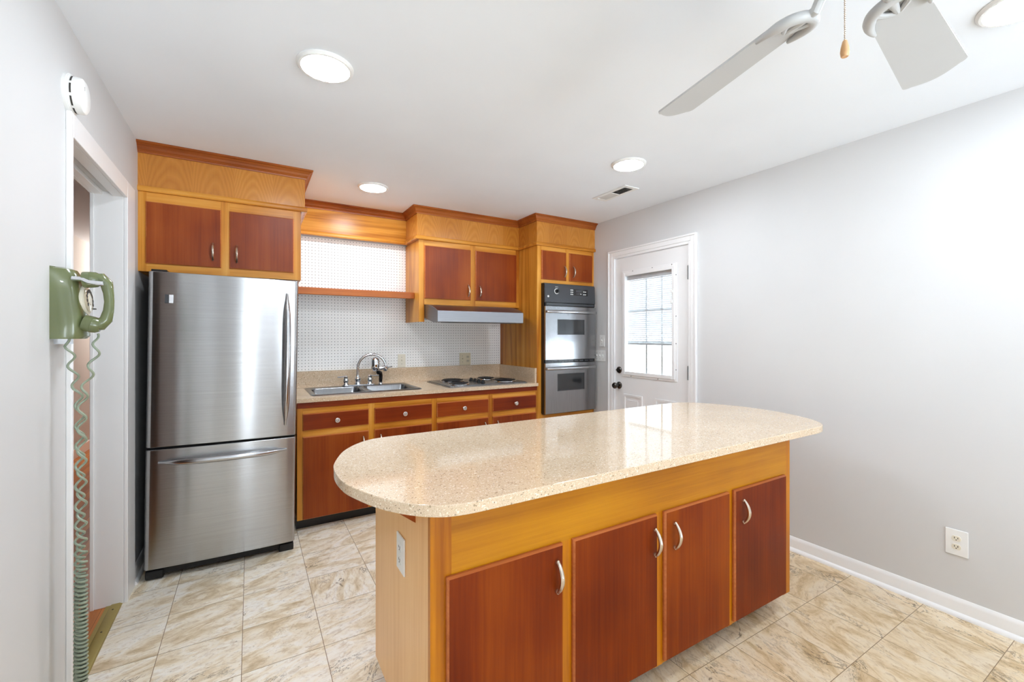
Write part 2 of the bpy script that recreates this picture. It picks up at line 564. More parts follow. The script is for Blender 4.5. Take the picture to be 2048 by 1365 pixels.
    def build(self, name, mats, parent=None, loc=None, smooth=35, bevel=None, seg=2):
        if not isinstance(mats, (list, tuple)): mats = [mats]
        mats = [M[k] if isinstance(k, str) else k for k in mats]
        bmesh.ops.recalc_face_normals(self.bm, faces=self.bm.faces)
        org = Vector(W[parent.name]) if parent is not None else Vector(loc or (0, 0, 0))
        bmesh.ops.translate(self.bm, verts=self.bm.verts, vec=-org)
        me = bpy.data.meshes.new(name)
        self.bm.to_mesh(me); self.bm.free()
        for k in mats: me.materials.append(k)
        if smooth:
            for p in me.polygons: p.use_smooth = True
            me.set_sharp_from_angle(angle=R(smooth))
        o = bpy.data.objects.new(name, me); C.objects.link(o)
        if parent is not None: o.parent = parent
        else: o.location = org
        W[o.name] = tuple(org)
        if bevel:
            md = o.modifiers.new('bevel', 'BEVEL')
            md.width = bevel; md.segments = seg; md.limit_method = 'ANGLE'; md.angle_limit = R(40)
            md.harden_normals = True
        return o


def tag(o, label, cat, group=None, kind=None):
    o['label'] = label; o['category'] = cat
    if group: o['group'] = group
    if kind: o['kind'] = kind
    return o


def thing(name, label, cat, loc, group=None):
    o = bpy.data.objects.new(name, None); C.objects.link(o)
    o.empty_display_size = 0.05
    o.location = loc
    W[o.name] = tuple(loc)
    return tag(o, label, cat, group)


def struct(o, label=None):
    o['kind'] = 'structure'
    if label: o['label'] = label
    return o


def lbl(o, s):
    o['label'] = s
    return o


def inst(mesh_obj, name, parent, wloc, rot=(0, 0, 0)):
    """a copy of a prototype mesh as a part, placed at a world position"""
    o = mesh_obj.copy(); o.name = name
    C.objects.link(o)
    o.parent = parent
    pw = Vector(W[parent.name])
    o.location = Vector(wloc) - pw
    o.rotation_euler = rot
    W[o.name] = tuple(wloc)
    return o


# ------------------------------------------------------------------ room shell
H = 2.44
XL, XR, YB, YR = -0.546, 2.915, 3.98, -2.2
XH = -1.65
# floors
g = G(); g.box(XL - 0.055, XR + 0.12, YR - 0.1, YB + 0.1, -0.1, 0)
struct(g.build('floor', 'tile', smooth=0), 'beige travertine look tile floor')
g = G(); g.box(XH - 0.1, XL - 0.055, -0.6, 9.6, -0.1, 0)
struct(g.build('floor_hall', 'plank', smooth=0), 'orange oak strip floor of the hall through the doorway')
g = G(); g.box(XH - 0.1, XR + 0.12, YR - 0.1, 9.7, H, H + 0.1)
struct(g.build('ceiling', 'ceil', smooth=0), 'flat white ceiling')
# left wall with doorway
DY0, DY1, DZ = 2.10, 2.885, 2.04
g = G()
g.box(XL - 0.11, XL, YR, DY0 - 0.02, 0, H)
g.box(XL - 0.11, XL, DY1 + 0.02, YB, 0, H)
g.box(XL - 0.11, XL, DY0 - 0.02, DY1 + 0.02, DZ + 0.02, H)
struct(g.build('wall_left', 'wall', smooth=0), 'white wall with the open doorway, phone and detector')
# right wall with door opening
EY0, EY1, EZ = 2.185, 3.015, 2.07
g = G()
g.box(XR, XR + 0.12, YR, EY0, 0, H)
g.box(XR, XR + 0.12, EY1, YB, 0, H)
g.box(XR, XR + 0.12, EY0, EY1, EZ, H)
struct(g.build('wall_right', 'wall', smooth=0), 'long white wall with the glazed door')
g = G(); g.box(XL - 0.11, XR + 0.12, YB, YB + 0.1, 0, H)
struct(g.build('wall_back', 'wall', smooth=0), 'wall behind the cabinets')
# rear wall: two unseen glazed openings, added to supply the room's light
ADDED_WINS = [(-0.02, 0.33, 0.08, 2.34), (0.9, 2.4, 0.08, 2.34)]
g = G()
g.box(XL, ADDED_WINS[0][0], YR - 0.12, YR, 0, H); g.box(ADDED_WINS[0][1], ADDED_WINS[1][0], YR - 0.12, YR, 0, H); g.box(ADDED_WINS[1][1], XR, YR - 0.12, YR, 0, H)
for a, b, c, d in ADDED_WINS:
    g.box(a, b, YR - 0.12, YR, 0, c); g.box(a, b, YR - 0.12, YR, d, H)
struct(g.build('wall_rear', 'rear', smooth=0), 'wall behind the viewer with two windows')
for k, (a, b, c, d) in enumerate(ADDED_WINS):
    wn_ = thing('window_%d' % (k + 1), ['narrow side window behind the viewer', 'wide window behind the viewer'][k], 'window', ((a + b) / 2, YR - 0.06, c))
    del wn_['category']; struct(wn_)
    g = G()
    for q in ([a, b - 0.05] if k == 0 else [a, (a + b) / 2 - 0.03, b - 0.06]): g.box(q, q + 0.05, YR - 0.09, YR - 0.03, c, d)
    g.box(a, b, YR - 0.09, YR - 0.03, c, c + 0.06); g.box(a, b, YR - 0.09, YR - 0.03, d - 0.06, d)
    g.build('frame', 'trim', wn_)
    g = G(); g.box(a + 0.05, b - 0.05, YR - 0.062, YR - 0.058, c + 0.06, d - 0.06)
    g.build('pane', 'glass', wn_, smooth=0)
# hall
g = G(); g.box(XH - 0.1, XH, -0.6, 9.6, 0, H)
struct(g.build('wall_hall', 'halltone', smooth=0), 'hall wall seen through the doorway')
g = G(); g.box(XH, XL - 0.11, 9.6, 9.7, 0, H); g.box(XH, XL - 0.11, -0.7, -0.6, 0, H)
struct(g.build('wall_hall_end', 'halltone', smooth=0))
g = G(); g.box(XL - 0.11, XL - 0.05, YB + 0.1, 9.6, 0, H)
struct(g.build('wall_hall_side', 'halltone', smooth=0))
g = G(); g.box(XH, XH + 0.014, -0.6, 9.6, 0, 0.1)
struct(g.build('baseboard_hall', 'trim', smooth=0), 'white baseboard of the hall')

# baseboards
g = G()
prof = [(XR, 0), (XR - 0.024, 0), (XR - 0.024, 0.008), (XR - 0.018, 0.018), (XR - 0.011, 0.022), (XR - 0.011, 0.066), (XR - 0.008, 0.078), (XR - 0.003, 0.086), (XR, 0.087)]
pts = prof
n = len(pts)
g.poly([(p[0], YR, p[1]) for p in pts] + [(p[0], 2.118, p[1]) for p in pts],
       [tuple(range(n)), tuple(range(2 * n - 1, n - 1, -1))] + [(i, i + n, (i + 1) % n + n, (i + 1) % n) for i in range(n)])
struct(g.build('baseboard_right', 'trim'), 'white baseboard with rounded shoe along the right wall')
g = G()
pl = [(XL + (XR - p[0]), p[1]) for p in prof]
for a, b in ((YR, 2.065), (3.06, YB)):
    g.poly([(p[0], a, p[1]) for p in pl] + [(p[0], b, p[1]) for p in pl],
           [tuple(range(n)), tuple(range(2 * n - 1, n - 1, -1))] + [(i, i + n, (i + 1) % n + n, (i + 1) % n) for i in range(n)])
struct(g.build('baseboard_left', 'trim'), 'white baseboard on the left wall')

# doorway casing, jamb, header
g = G()
T = XL + 0.016
g.box(XL, T, 2.081, DY0, 0, 2.125)
g.box(XL, T, DY1, 3.05, 0, 2.125)
g.box(XL, T, DY0, DY1, DZ, 2.125)
struct(g.build('trim_1', 'trim', bevel=0.003), 'white casing round the open doorway')
g = G()
g.box(XL - 0.11, XL, DY1, DY1 + 0.02, 0, DZ + 0.02)
g.box(XL - 0.11, XL, DY0 - 0.02, DY0, 0, DZ + 0.02)
g.box(XL - 0.042, XL, DY0, DY1, DZ, DZ + 0.02)
g.box(XL - 0.11, XL - 0.078, DY0, DY1, DZ, DZ + 0.02)
g.box(XL - 0.125, XL - 0.11, DY1 - 0.006, DY1 + 0.06, 0, DZ + 0.05)
g.box(XL - 0.125, XL - 0.11, DY0 - 0.06, DY0, 0, DZ + 0.07)
g.box(XL - 0.125, XL - 0.11, DY0, DY1, DZ, DZ + 0.07)
struct(g.build('trim_2', 'trim', bevel=0.002), 'white jamb of the open doorway with a slotted head')
g = G()
g.box(XL - 0.066, XL - 0.004, DY0, DY1, -0.001, 0.004)
g.prism([(XL - 0.05, 0.004), (XL - 0.008, 0.004), (XL - 0.014, 0.008), (XL - 0.044, 0.008)], 'y', DY0, DY1)
for yy in (2.2, 2.42, 2.64, 2.83):
    g.lathe([(0.004, 0), (0.003, 0.0015)], (XL - 0.03, yy, 0.008), n=8, m=1)
tag(g.build('threshold_strip', ['brass', 'slot'], loc=(XL - 0.03, 2.5, 0)), 'dull brass threshold strip across the open doorway floor', 'threshold')

# ------------------------------------------------------------------ outside door (right wall)
g = G()
def casing(g, y0, y1, zt, w=0.085):
    lay = [(0.0, 0.012), (0.022, 0.016), (0.06, 0.022)]
    for i, (ins, th) in enumerate(lay):
        a, b = ins, ([0.022, 0.06, w][i])
        g.box(XR - th, XR, y0 - b, y0 - a, 0, zt + b)
        g.box(XR - th, XR, y1 + a, y1 + b, 0, zt + b)
        g.box(XR - th, XR, y0 - a, y1 + a, zt + a, zt + b)
casing(g, 2.199, 3.003, 2.055, 0.075)
struct(g.build('trim_3', 'trim', bevel=0.003), 'white moulded casing round the glazed door')
g = G()
g.box(XR, XR + 0.12, EY0, 2.199, 0, EZ); g.box(XR, XR + 0.12, 3.003, EY1, 0, EZ); g.box(XR, XR + 0.12, 2.199, 3.003, 2.055, EZ)
struct(g.build('trim_4', 'trim'), 'white jamb of the glazed door')
dr = thing('door_1', 'white outside door with a blind between its glass', 'door', (XR + 0.03, 2.6, 0.0))
del dr['category']; struct(dr)
DX0, DX1 = XR + 0.006, XR + 0.05
g = G()
y0, y1 = 2.203, 2.999
hy0, hy1, hz0, hz1 = 2.345, 2.875, 1.005, 1.905
g.box(DX0, DX1, y0, hy0, 0.012, 2.052); g.box(DX0, DX1, hy1, y1, 0.012, 2.052)
g.box(DX0, DX1, hy0, hy1, 0.012, hz0); g.box(DX0, DX1, hy0, hy1, hz1, 2.052)
g.build('slab', 'door', dr, smooth=0)
for (a, b) in ((2.675, 2.894), (2.312, 2.535)):
    g = G()
    z0_, z1_ = 0.2, 0.814
    w_ = 0.018
    g.box(DX0 - 0.007, DX0, a, a + w_, z0_, z1_); g.box(DX0 - 0.007, DX0, b - w_, b, z0_, z1_)
    g.box(DX0 - 0.007, DX0, a + w_, b - w_, z0_, z0_ + w_); g.box(DX0 - 0.007, DX0, a + w_, b - w_, z1_ - w_, z1_)
    g.box(DX0 - 0.005, DX0, a + 0.05, b - 0.05, z0_ + 0.05, z1_ - 0.05)
    g.build('raised_panel', 'door', dr, smooth=0)
fr_ = G()
def frame_yz(g, a0, a1, b0, b1, w, x0, x1, m=0):
    g.box(x0, x1, a0, a0 + w, b0, b1, m); g.box(x0, x1, a1 - w, a1, b0, b1, m)
    g.box(x0, x1, a0 + w, a1 - w, b0, b0 + w, m); g.box(x0, x1, a0 + w, a1 - w, b1 - w, b1, m)
frame_yz(fr_, 2.31, 2.915, 0.972, 1.927, 0.022, DX0 - 0.008, DX0)
frame_yz(fr_, 2.328, 2.897, 0.99, 1.909, 0.03, DX0 - 0.016, DX0 + 0.012)
frm = fr_.build('glass_frame', 'trim', dr, bevel=0.004)
g = G()
for yy, zz in ((2.36, 1.918), (2.56, 1.918), (2.78, 1.918), (2.319, 1.83), (2.319, 1.5), (2.319, 1.28), (2.319, 1.07), (2.5, 0.981), (2.8, 0.981)):
    g.lathe([(0.0042, 0), (0.003, 0.002)], (DX0 - 0.008, yy, zz), (-1, 0, 0), 8)
g.build('screws', 'slot', frm)
g = G(); g.box(DX0 + 0.004, DX0 + 0.007, 2.358, 2.867, 1.02, 1.88); g.box(DX0 + 0.034, DX0 + 0.037, 2.345, 2.875, 1.005, 1.905)
g.build('pane', 'glass', dr, smooth=0)
g = G()
for yy in (2.664, 2.496): g.box(DX0 + 0.037, DX0 + 0.044, yy - 0.008, yy + 0.008, 1.005, 1.905)
for zz in (1.56, 1.285): g.box(DX0 + 0.037, DX0 + 0.044, 2.345, 2.875, zz - 0.008, zz + 0.008)
g.build('muntins', 'white', dr, smooth=0)
g = G()
g.box(DX0 + 0.012, DX0 + 0.03, 2.352, 2.868, 1.842, 1.9)
for k in range(32):
    z = 1.835 - k * 0.0175
    x = DX0 + 0.021
    g.poly([(x - 0.0055, a, z - 0.0048) for a in (2.36, 2.86)] + [(x + 0.0055, a, z + 0.0044) for a in (2.36, 2.86)] +
               [(x - 0.0055, a, z - 0.0040) for a in (2.36, 2.86)] + [(x + 0.0055, a, z + 0.0052) for a in (2.36, 2.86)],
               [(0, 1, 3, 2), (4, 6, 7, 5), (0, 4, 5, 1), (2, 3, 7, 6), (0, 2, 6, 4), (1, 5, 7, 3)])
g.box(DX0 + 0.015, DX0 + 0.027, 2.36, 2.86, 1.262, 1.278)
g.build('blind', 'blind', dr, smooth=0)
g = G()
g.box(DX0 - 0.02, DX0 - 0.01, 2.334, 2.352, 1.64, 1.72); g.box(DX0 - 0.028, DX0 - 0.012, 2.342, 2.366, 1.69, 1.71); g.box(DX0 - 0.028, DX0 - 0.012, 2.342, 2.366, 1.605, 1.63)
g.build('blind_slider', 'white', dr, bevel=0.002)
g = G()
g.lathe([(0.033, 0), (0.033, 0.006), (0.024, 0.012), (0.012, 0.016), (0.011, 0.034), (0.02, 0.04), (0.028, 0.052), (0.028, 0.064), (0.02, 0.074), (0.0, 0.077)], (DX0, 2.951, 0.886), (-1, 0, 0))
g.build('knob', 'bronze', dr)
g = G()
g.lathe([(0.031, 0), (0.031, 0.006), (0.024, 0.014), (0.0, 0.015)], (DX0, 2.951, 1.027), (-1, 0, 0))
g.box(DX0 - 0.03, DX0 - 0.012, 2.936, 2.966, 1.022, 1.032)
g.build('deadbolt', 'bronze', dr)
for zz in (1.83, 1.05, 0.25):
    g = G()
    g.tube([(XR - 0.012, 2.201, zz - 0.05), (XR - 0.012, 2.201, zz + 0.05)], 0.0065, 10)
    g.box(XR - 0.01, DX0 + 0.001, 2.196, 2.206, zz - 0.047, zz + 0.047)
    g.sphere((XR - 0.012, 2.201, zz + 0.054), 0.006, 8)
    g.build('hinge', 'hinge', dr)

# ------------------------------------------------------------------ prototypes: pulls and knobs
protos = []
def pull_proto():
    g = G()
    pts, rr = [], []
    for k in range(17):
        t = -1 + 2 * k / 16
        pts.append((0, -0.006 - 0.024 * math.cos(t * math.pi / 2) ** 0.8 if abs(t) < 1 else -0.006, 0.049 * t))
        rr.append(0.0054 + 0.0024 * math.cos(t * math.pi / 2))
    g.tube(pts, rr, 10)
    for s in (-1, 1):
        g.lathe([(0.0075, 0), (0.0075, 0.004), (0.0055, 0.009), (0.0, 0.011)], (0, 0, 0.046 * s), (0, -1, 0), 14)
        g.sphere((0, -0.006, 0.049 * s), 0.0062, 10)
    o = g.build('pull_proto', 'nickel', loc=(0, 0, 0))
    protos.append(o)
    return o
def knob_proto():
    g = G()
    g.lathe([(0.009, 0), (0.009, 0.003), (0.0055, 0.006), (0.0055, 0.014), (0.013, 0.018), (0.0165, 0.022), (0.0165, 0.026), (0.012, 0.0285), (0.0105, 0.0265), (0.0065, 0.0265), (0.005, 0.03), (0.0, 0.031)], (0, 0, 0), (0, -1, 0), 20)
    o = g.build('knob_proto', 'porcelain', loc=(0, 0, 0))
    protos.append(o)
    return o
PULL, KNOB = pull_proto(), knob_proto()


def door_part(parent, x0, x1, z0, z1, y, mat='red_v', th=0.014, hx=None, hz=None, name='door', edge=True, knob=None):
    """slab door with lipped edge; front at y - th"""
    g = G()
    b = 0.005
    g.box(x0, x1, y - th * 0.55, y - 0.0005, z0, z1, 1)
    # chamfered front layer
    ya, yb = y - th * 0.55, y - th
    v = [(x0, ya, z0), (x1, ya, z0), (x1, ya, z1), (x0, ya, z1), (x0 + b, yb, z0 + b), (x1 - b, yb, z0 + b), (x1 - b, yb, z1 - b), (x0 + b, yb, z1 - b)]
    g.poly(v, [(0, 1, 5, 4), (1, 2, 6, 5), (2, 3, 7, 6), (3, 0, 4, 7)], 1)
    g.poly(v[4:], [(0, 1, 2, 3)], 0)
    o = g.build(name, [mat, 'edge' if edge else mat], parent, smooth=0)
    if hx is not None: inst(PULL, 'handle', o, (hx, y - th, hz))
    if knob is not None: inst(KNOB, 'knob', o, (knob[0], y - th, knob[1]))
    return o


def face_frame(parent, stiles, rails, y, th=0.018, mats=('gold_v', 'gold_h'), name='face_frame', extra=None):
    g = G()
    for x0, x1, z0, z1 in stiles: g.box(x0, x1, y, y + th, z0, z1, 0)
    for x0, x1, z0, z1 in rails: g.box(x0, x1, y + 0.0006, y + th, z0, z1, 1)
    if extra: extra(g)
    return g.build(name, list(mats), parent, smooth=0)


# ------------------------------------------------------------------ soffit with crown (one continuous run)
path = [(XL, 3.205), (0.312, 3.205), (0.312, 3.895), (1.212, 3.895), (1.212, 3.59), (2.226, 3.59), (2.226, 3.28), (XR, 3.28)]
so = thing('soffit', 'golden wood soffit running round above all the upper cabinets', 'soffit', (1.2, 3.6, 2.1655))
g = G(); g.sweep2d(path, [(0, 2.166), (0, 2.4395), (-0.018, 2.4395), (-0.018, 2.166)])
for f in g.bm.faces:
    if f.calc_center_median().y > 3.885: f.material_index = 1
g.build('fascia_panel', ['veneer', 'gold_h'], so, smooth=0)
g = G()
g.sweep2d(path, [(0, 2.382), (0.007, 2.382), (0.009, 2.389), (0.013, 2.393), (0.013, 2.397), (0.019, 2.402), (0.024, 2.413), (0.034, 2.424), (0.043, 2.428), (0.046, 2.431), (0.046, 2.4395), (0, 2.4395)])
lbl(g.build('crown_moulding', 'crown', so, smooth=12), 'red brown crown moulding')
g = G()
g.sweep2d(path, [(0, 2.166), (0.010, 2.166), (0.014, 2.172), (0.014, 2.186), (0.009, 2.196), (0, 2.198)])
g.build('lower_moulding', 'gold_h', so, smooth=12)

# ------------------------------------------------------------------ cabinet over the fridge
fy = 3.21
uc = thing('upper_cabinet', 'wide two door upper cabinet above the stainless fridge', 'cabinet', (-0.13, 3.6, 1.71), 'upper cabinets')
XA, XB_ = XL, 0.288
g = G(); g.box(XA, XB_, fy + 0.018, YB - 0.001, 1.712, 2.1655)
g.build('carcass', 'gold_v', uc, smooth=0)
face_frame(uc, [(XA, -0.508, 1.712, 2.1655), (-0.155, -0.109, 1.712, 2.1655), (0.243, XB_, 1.712, 2.1655)],
           [(-0.508, -0.155, 2.108, 2.1655), (-0.109, 0.243, 2.108, 2.1655), (-0.508, -0.155, 1.712, 1.76), (-0.109, 0.243, 1.712, 1.76)], fy)
door_part(uc, -0.511, -0.153, 1.757, 2.111, fy, hx=-0.194, hz=1.85)
door_part(uc, -0.111, 0.245, 1.757, 2.111, fy, hx=-0.072, hz=1.847)

# ------------------------------------------------------------------ cabinet over the hood
hy = 3.605
hc = thing('upper_cabinet', 'two door upper cabinet above the range hood', 'cabinet', (1.75, 3.7, 1.61), 'upper cabinets')
g = G(); g.box(1.252, 2.236, hy + 0.018, 3.972, 1.613, 2.1655)
g.build('carcass', 'gold_v', hc, smooth=0)
g = G(); g.box(1.232, 1.2515, hy + 0.018, 3.972, 1.462, 2.1655)
g.build('side_panel', 'gold_v', hc, smooth=0)
face_frame(hc, [(1.232, 1.281, 1.462, 2.1655), (1.715, 1.767, 1.612, 2.1655), (2.2, 2.236, 1.612, 2.1655)],
           [(1.281, 1.715, 2.117, 2.1655), (1.767, 2.2, 2.117, 2.1655), (1.281, 1.715, 1.612, 1.663), (1.767, 2.2, 1.612, 1.663)], hy)
door_part(hc, 1.28, 1.717, 1.662, 2.119, hy, hx=1.69, hz=1.748)
door_part(hc, 1.765, 2.203, 1.662, 2.119, hy, hx=1.805, hz=1.746)

# ------------------------------------------------------------------ oven tower
oy = 3.295
tw = thing('oven_cabinet', 'tall golden wood cabinet built round the double wall oven', 'cabinet', (2.57, 3.6, 0))
TX0, TX1 = 2.237, XR - 0.001
g = G()
g.box(TX0, TX0 + 0.018, oy + 0.018, 3.972, 0, 2.1655)
g.build('side_panel', 'gold_v', tw, smooth=0)
g = G()
g.box(TX1 - 0.018, TX1, oy + 0.018, 3.972, 0, 2.1655)
g.box(TX0 + 0.018, TX1 - 0.018, oy + 0.018, 3.972, 1.84, 2.1655)
g.box(TX0 + 0.018, TX1 - 0.018, oy + 0.018, 3.972, 0.0, 0.59)
g.build('carcass', 'gold_v', tw, smooth=0)
face_frame(tw, [(TX0, 2.284, 0, 2.1655), (2.563, 2.605, 1.86, 2.1655), (2.888, TX1, 0, 2.1655)],
           [(2.284, 2.563, 2.126, 2.1655), (2.605, 2.888, 2.126, 2.1655), (2.284, 2.888, 1.826, 1.862), (2.284, 2.888, 0.57, 0.62), (2.284, 2.888, 0.0, 0.1)], oy)
door_part(tw, 2.283, 2.564, 1.86, 2.127, oy, hx=2.54, hz=1.945, th=0.016)
door_part(tw, 2.603, 2.886, 1.86, 2.127, oy, hx=2.645, hz=1.948, th=0.016)
door_part(tw, 2.284, 2.886, 0.105, 0.565, oy, 'red_v', hx=2.34, hz=0.48)

# ------------------------------------------------------------------ double oven
ov = thing('wall_oven', 'stainless double wall oven with a charcoal control panel', 'oven', (2.587, 3.4, 0.62))
OX0, OX1 = 2.29, 2.884
g = G()
g.box(OX0 + 0.02, OX1 - 0.02, oy + 0.02, 3.9, 0.625, 1.825)
g.box(OX0 - 0.003, OX1 + 0.002, 3.258, oy - 0.0005, 0.622, 1.824)
g.build('chassis', 'black', ov, smooth=0)
g = G()
g.prism([(3.257, 1.645), (3.238, 1.65), (3.246, 1.81), (3.252, 1.822), (3.257, 1.822)], 'x', OX0, OX1)
pn = g.build('control_panel', 'panel', ov, bevel=0.002)
g = G()
g.lathe([(0.026, 0), (0.026, 0.003), (0.0, 0.003)], (2.42, 3.2435, 1.752), (0, -1, 0.05), 24, 1)
g.lathe([(0.02, 0.003), (0.018, 0.018), (0.0, 0.019)], (2.42, 3.2435, 1.752), (0, -1, 0.05), 24)
g.box(2.416, 2.424, 3.217, 3.23, 1.735, 1.77)
g.build('knob', ['black', 'white'], pn)
g = G(); g.box(2.615, 2.79, 3.24, 3.2445, 1.722, 1.782)
g.build('display', 'ovenglass', pn, smooth=0)
ym = 3.2385
def mark(nm, x0, x1, y0_, y1_, z0, z1, mt='white'):
    g = G(); g.box(x0, x1, y0_, y1_, z0, z1); g.build(nm, mt, pn, smooth=0)
for k in range(2):
    for r_ in range(2): mark('button', 2.735 + k * 0.02, 2.748 + k * 0.02, ym, 3.2402, 1.731 + r_ * 0.026, 1.738 + r_ * 0.026)
    for r_ in range(3): mark('button', 2.582 + k * 0.018, 2.594 + k * 0.018, 3.2395, 3.2445, 1.728 + r_ * 0.02, 1.736 + r_ * 0.02)
    mark('button', 2.65 + k * 0.018, 2.66 + k * 0.018, ym, 3.2402, 1.732, 1.745, 'panel')
mark('clock', 2.645, 2.715, ym, 3.2402, 1.755, 1.772, 'panel')
mark('button', 2.695, 2.712, ym, 3.2402, 1.736, 1.74)
mark('dial_mark', 2.405, 2.437, 3.2405, 3.2455, 1.79, 1.793)
g = G(); g.lathe([(0.0095, 0), (0.0095, 0.002), (0.0, 0.0025)], (2.324, 3.241, 1.702), (0, -1, 0), 20)
g.build('badge', 'white', pn)
g = G()
g.box(OX0 + 0.004, OX1 - 0.004, 3.242, 3.257, 1.616, 1.647)
frame = [(OX0 + 0.012, OX1 - 0.012, 1.622, 1.642)]
g.box(OX0 + 0.015, OX1 - 0.015, 3.2395, 3.242, 1.622, 1.641, 1)
g.build('vent_strip', ['black', 'panel'], ov, bevel=0.001)


def oven_door(z0, z1, wz0, wz1, hz, nm='oven_door'):
    g = G()
    yf, yb = 3.235, 3.257
    wx0, wx1 = 2.425, 2.745
    g.box(OX0, wx0, yf, yb, z0, z1); g.box(wx1, OX1, yf, yb, z0, z1)
    g.box(wx0, wx1, yf, yb, z0, wz0); g.box(wx0, wx1, yf, yb, wz1, z1)
    d = g.build(nm, 'steel2', ov, smooth=0)
    g = G()
    g.box(wx0, wx1, yf + 0.002, yb - 0.002, wz0, wz1)
    for a in ((wx0, wx1, wz0, wz0 + 0.004), (wx0, wx1, wz1 - 0.004, wz1), (wx0, wx0 + 0.004, wz0, wz1), (wx1 - 0.004, wx1, wz0, wz1)):
        g.box(a[0], a[1], yf - 0.0015, yf + 0.002, a[2], a[3], 1)
    g.build('oven_window', ['ovenglass', 'panel'], d, smooth=0)
    g = G()
    pts = []
    for k in range(21):
        t = -1 + 2 * k / 20
        pts.append(((OX0 + OX1) / 2 + t * 0.288, yf - 0.012 - 0.026 * (1 - t ** 4), hz))
    g.tube(pts, 0.0145, 12)
    for s in (-1, 1):
        g.tube([((OX0 + OX1) / 2 + s * 0.284, yf + 0.001, hz), ((OX0 + OX1) / 2 + s * 0.28, yf - 0.02, hz)], 0.012, 10)
    g.build('handle', 'handle', d)
    return d


oven_door(1.122, 1.612, 1.351, 1.494, 1.562)
oven_door(0.63, 1.09, 0.832, 0.99, 1.042)
g = G(); g.box(OX0 + 0.004, OX1 - 0.004, 3.244, 3.257, 1.092, 1.12)
for k in range(9):
    g.box(OX0 + 0.03 + k * 0.062, OX0 + 0.075 + k * 0.062, 3.242, 3.2441, 1.1, 1.112, 1)
g.build('middle_vent', ['black', 'panel'], ov, smooth=0)

# ------------------------------------------------------------------ range hood
rh = thing('range_hood', 'stainless range hood under the two door wall cabinet', 'range hood', (1.69, 3.6, 1.46))
prof_h = [(3.302, 1.455), (3.302, 1.546), (3.35, 1.566), (3.42, 1.588), (3.52, 1.605), (3.585, 1.61), (3.97, 1.61), (3.97, 1.495), (3.6, 1.493), (3.42, 1.457), (3.4, 1.452), (3.31, 1.452)]
g = G(); g.prism(prof_h, 'x', 1.284, 2.095)
g.build('canopy', 'hoodsteel', rh, smooth=28, bevel=0.003)
g = G(); g.box(1.35, 2.03, 3.33, 3.40, 1.4495, 1.4535)
g.build('filter_panel', 'panel', rh, smooth=0)

# ------------------------------------------------------------------ pegboard, shelf
g = G(); g.box(0.30, 2.2365, 3.974, YB - 0.0008, 1.05, 2.165)
tag(g.build('pegboard', 'peg', loc=(0.3, 3.974, 1.05), smooth=0), 'white perforated pegboard covering the wall behind sink and cooktop', 'pegboard')
sh = thing('wall_shelf', 'reddish wooden shelf across the pegboard left of the hood', 'shelf', (0.76, 3.84, 1.665))
g = G(); g.box(0.289, 1.2315, 3.735, 3.9735, 1.69, 1.712)
g.build('board', 'red_h', sh, bevel=0.002)
g = G(); g.box(0.289, 1.2315, 3.712, 3.735, 1.664, 1.72)
g.build('front_lip', 'crown', sh, bevel=0.006)

# ------------------------------------------------------------------ base cabinets
by = 3.297
bc = thing('base_cabinet', 'long base cabinet run with four drawers under the sink and cooktop', 'cabinet', (1.25, 3.6, 0))
BX0, BX1 = 0.272, 2.2365
g = G()
g.box(BX0, BX1, by + 0.018, 3.972, 0.082, 0.70)
g.box(BX0, BX0 + 0.018, by + 0.018, 3.972, 0.7, 0.886); g.box(BX1 - 0.018, BX1, by + 0.018, 3.972, 0.7, 0.886)
g.build('carcass', 'gold_v', bc, smooth=0)
bays = [(0.308, 0.743), (0.788, 1.230), (1.275, 1.734), (1.779, 2.222)]
sx = [BX0] + [v for b in bays for v in b] + [BX1]
st = [(sx[2 * i], sx[2 * i + 1], 0.082, 0.846) for i in range(5)]
rl = []
for a, b in bays:
    rl += [(a, b, 0.806, 0.846), (a, b, 0.648, 0.695), (a, b, 0.082, 0.1)]
face_frame(bc, st, rl, by)
g = G(); g.box(BX0, BX1, by - 0.004, by + 0.018, 0.8465, 0.8865)
lbl(g.build('apron_strip', 'red_h', bc, smooth=0), 'red brown strip under the countertop')
g = G(); g.box(BX0, BX1, 3.37, 3.39, 0, 0.0815)
lbl(g.build('toe_kick', 'toe', bc, smooth=0), 'black toe kick')
for i, (a, b) in enumerate(bays):
    door_part(bc, a - 0.002, b + 0.002, 0.693, 0.808, by, 'red_h', name='drawer', knob=((a + b) / 2, 0.750))
    hx = [0.705, 0.83, 1.7, 1.82][i]
    door_part(bc, a - 0.002, b + 0.002, 0.085, 0.65, by, 'red_v', hx=hx, hz=0.56)

# ------------------------------------------------------------------ countertop with sink cut out
ct = thing('countertop', 'speckled beige quartz countertop with backsplash along the wall', 'countertop', (1.25, 3.6, 0.887))
SX0, SX1, SY0, SY1 = 0.372, 1.196, 3.385, 3.915
KX0, KX1, KY0, KY1 = 1.405, 2.175, 3.345, 3.895
g = G()
CY0, CY1, CX0, CX1 = 3.272, 3.9735, 0.262, 2.2365
ix0, ix1, iy0, iy1 = SX0 + 0.012, SX1 - 0.012, SY0 + 0.012, SY1 - 0.012
g.box(CX0, CX1, CY0, iy0, 0.887, 0.914); g.box(CX0, CX1, iy1, CY1, 0.887, 0.914)
g.box(CX0, ix0, iy0, iy1, 0.887, 0.914); g.box(ix1, CX1, iy0, iy1, 0.887, 0.914)
g.build('slab', 'quartz', ct, smooth=0)
g = G(); g.box(CX0, 2.2165, 3.954, 3.9735, 0.9145, 1.049)
g.build('backsplash', 'quartz', ct, smooth=0)
g = G(); g.box(2.217, 2.2365, 3.30, 3.9735, 0.9145, 1.047)
g.build('side_splash', 'quartz', ct, smooth=0)

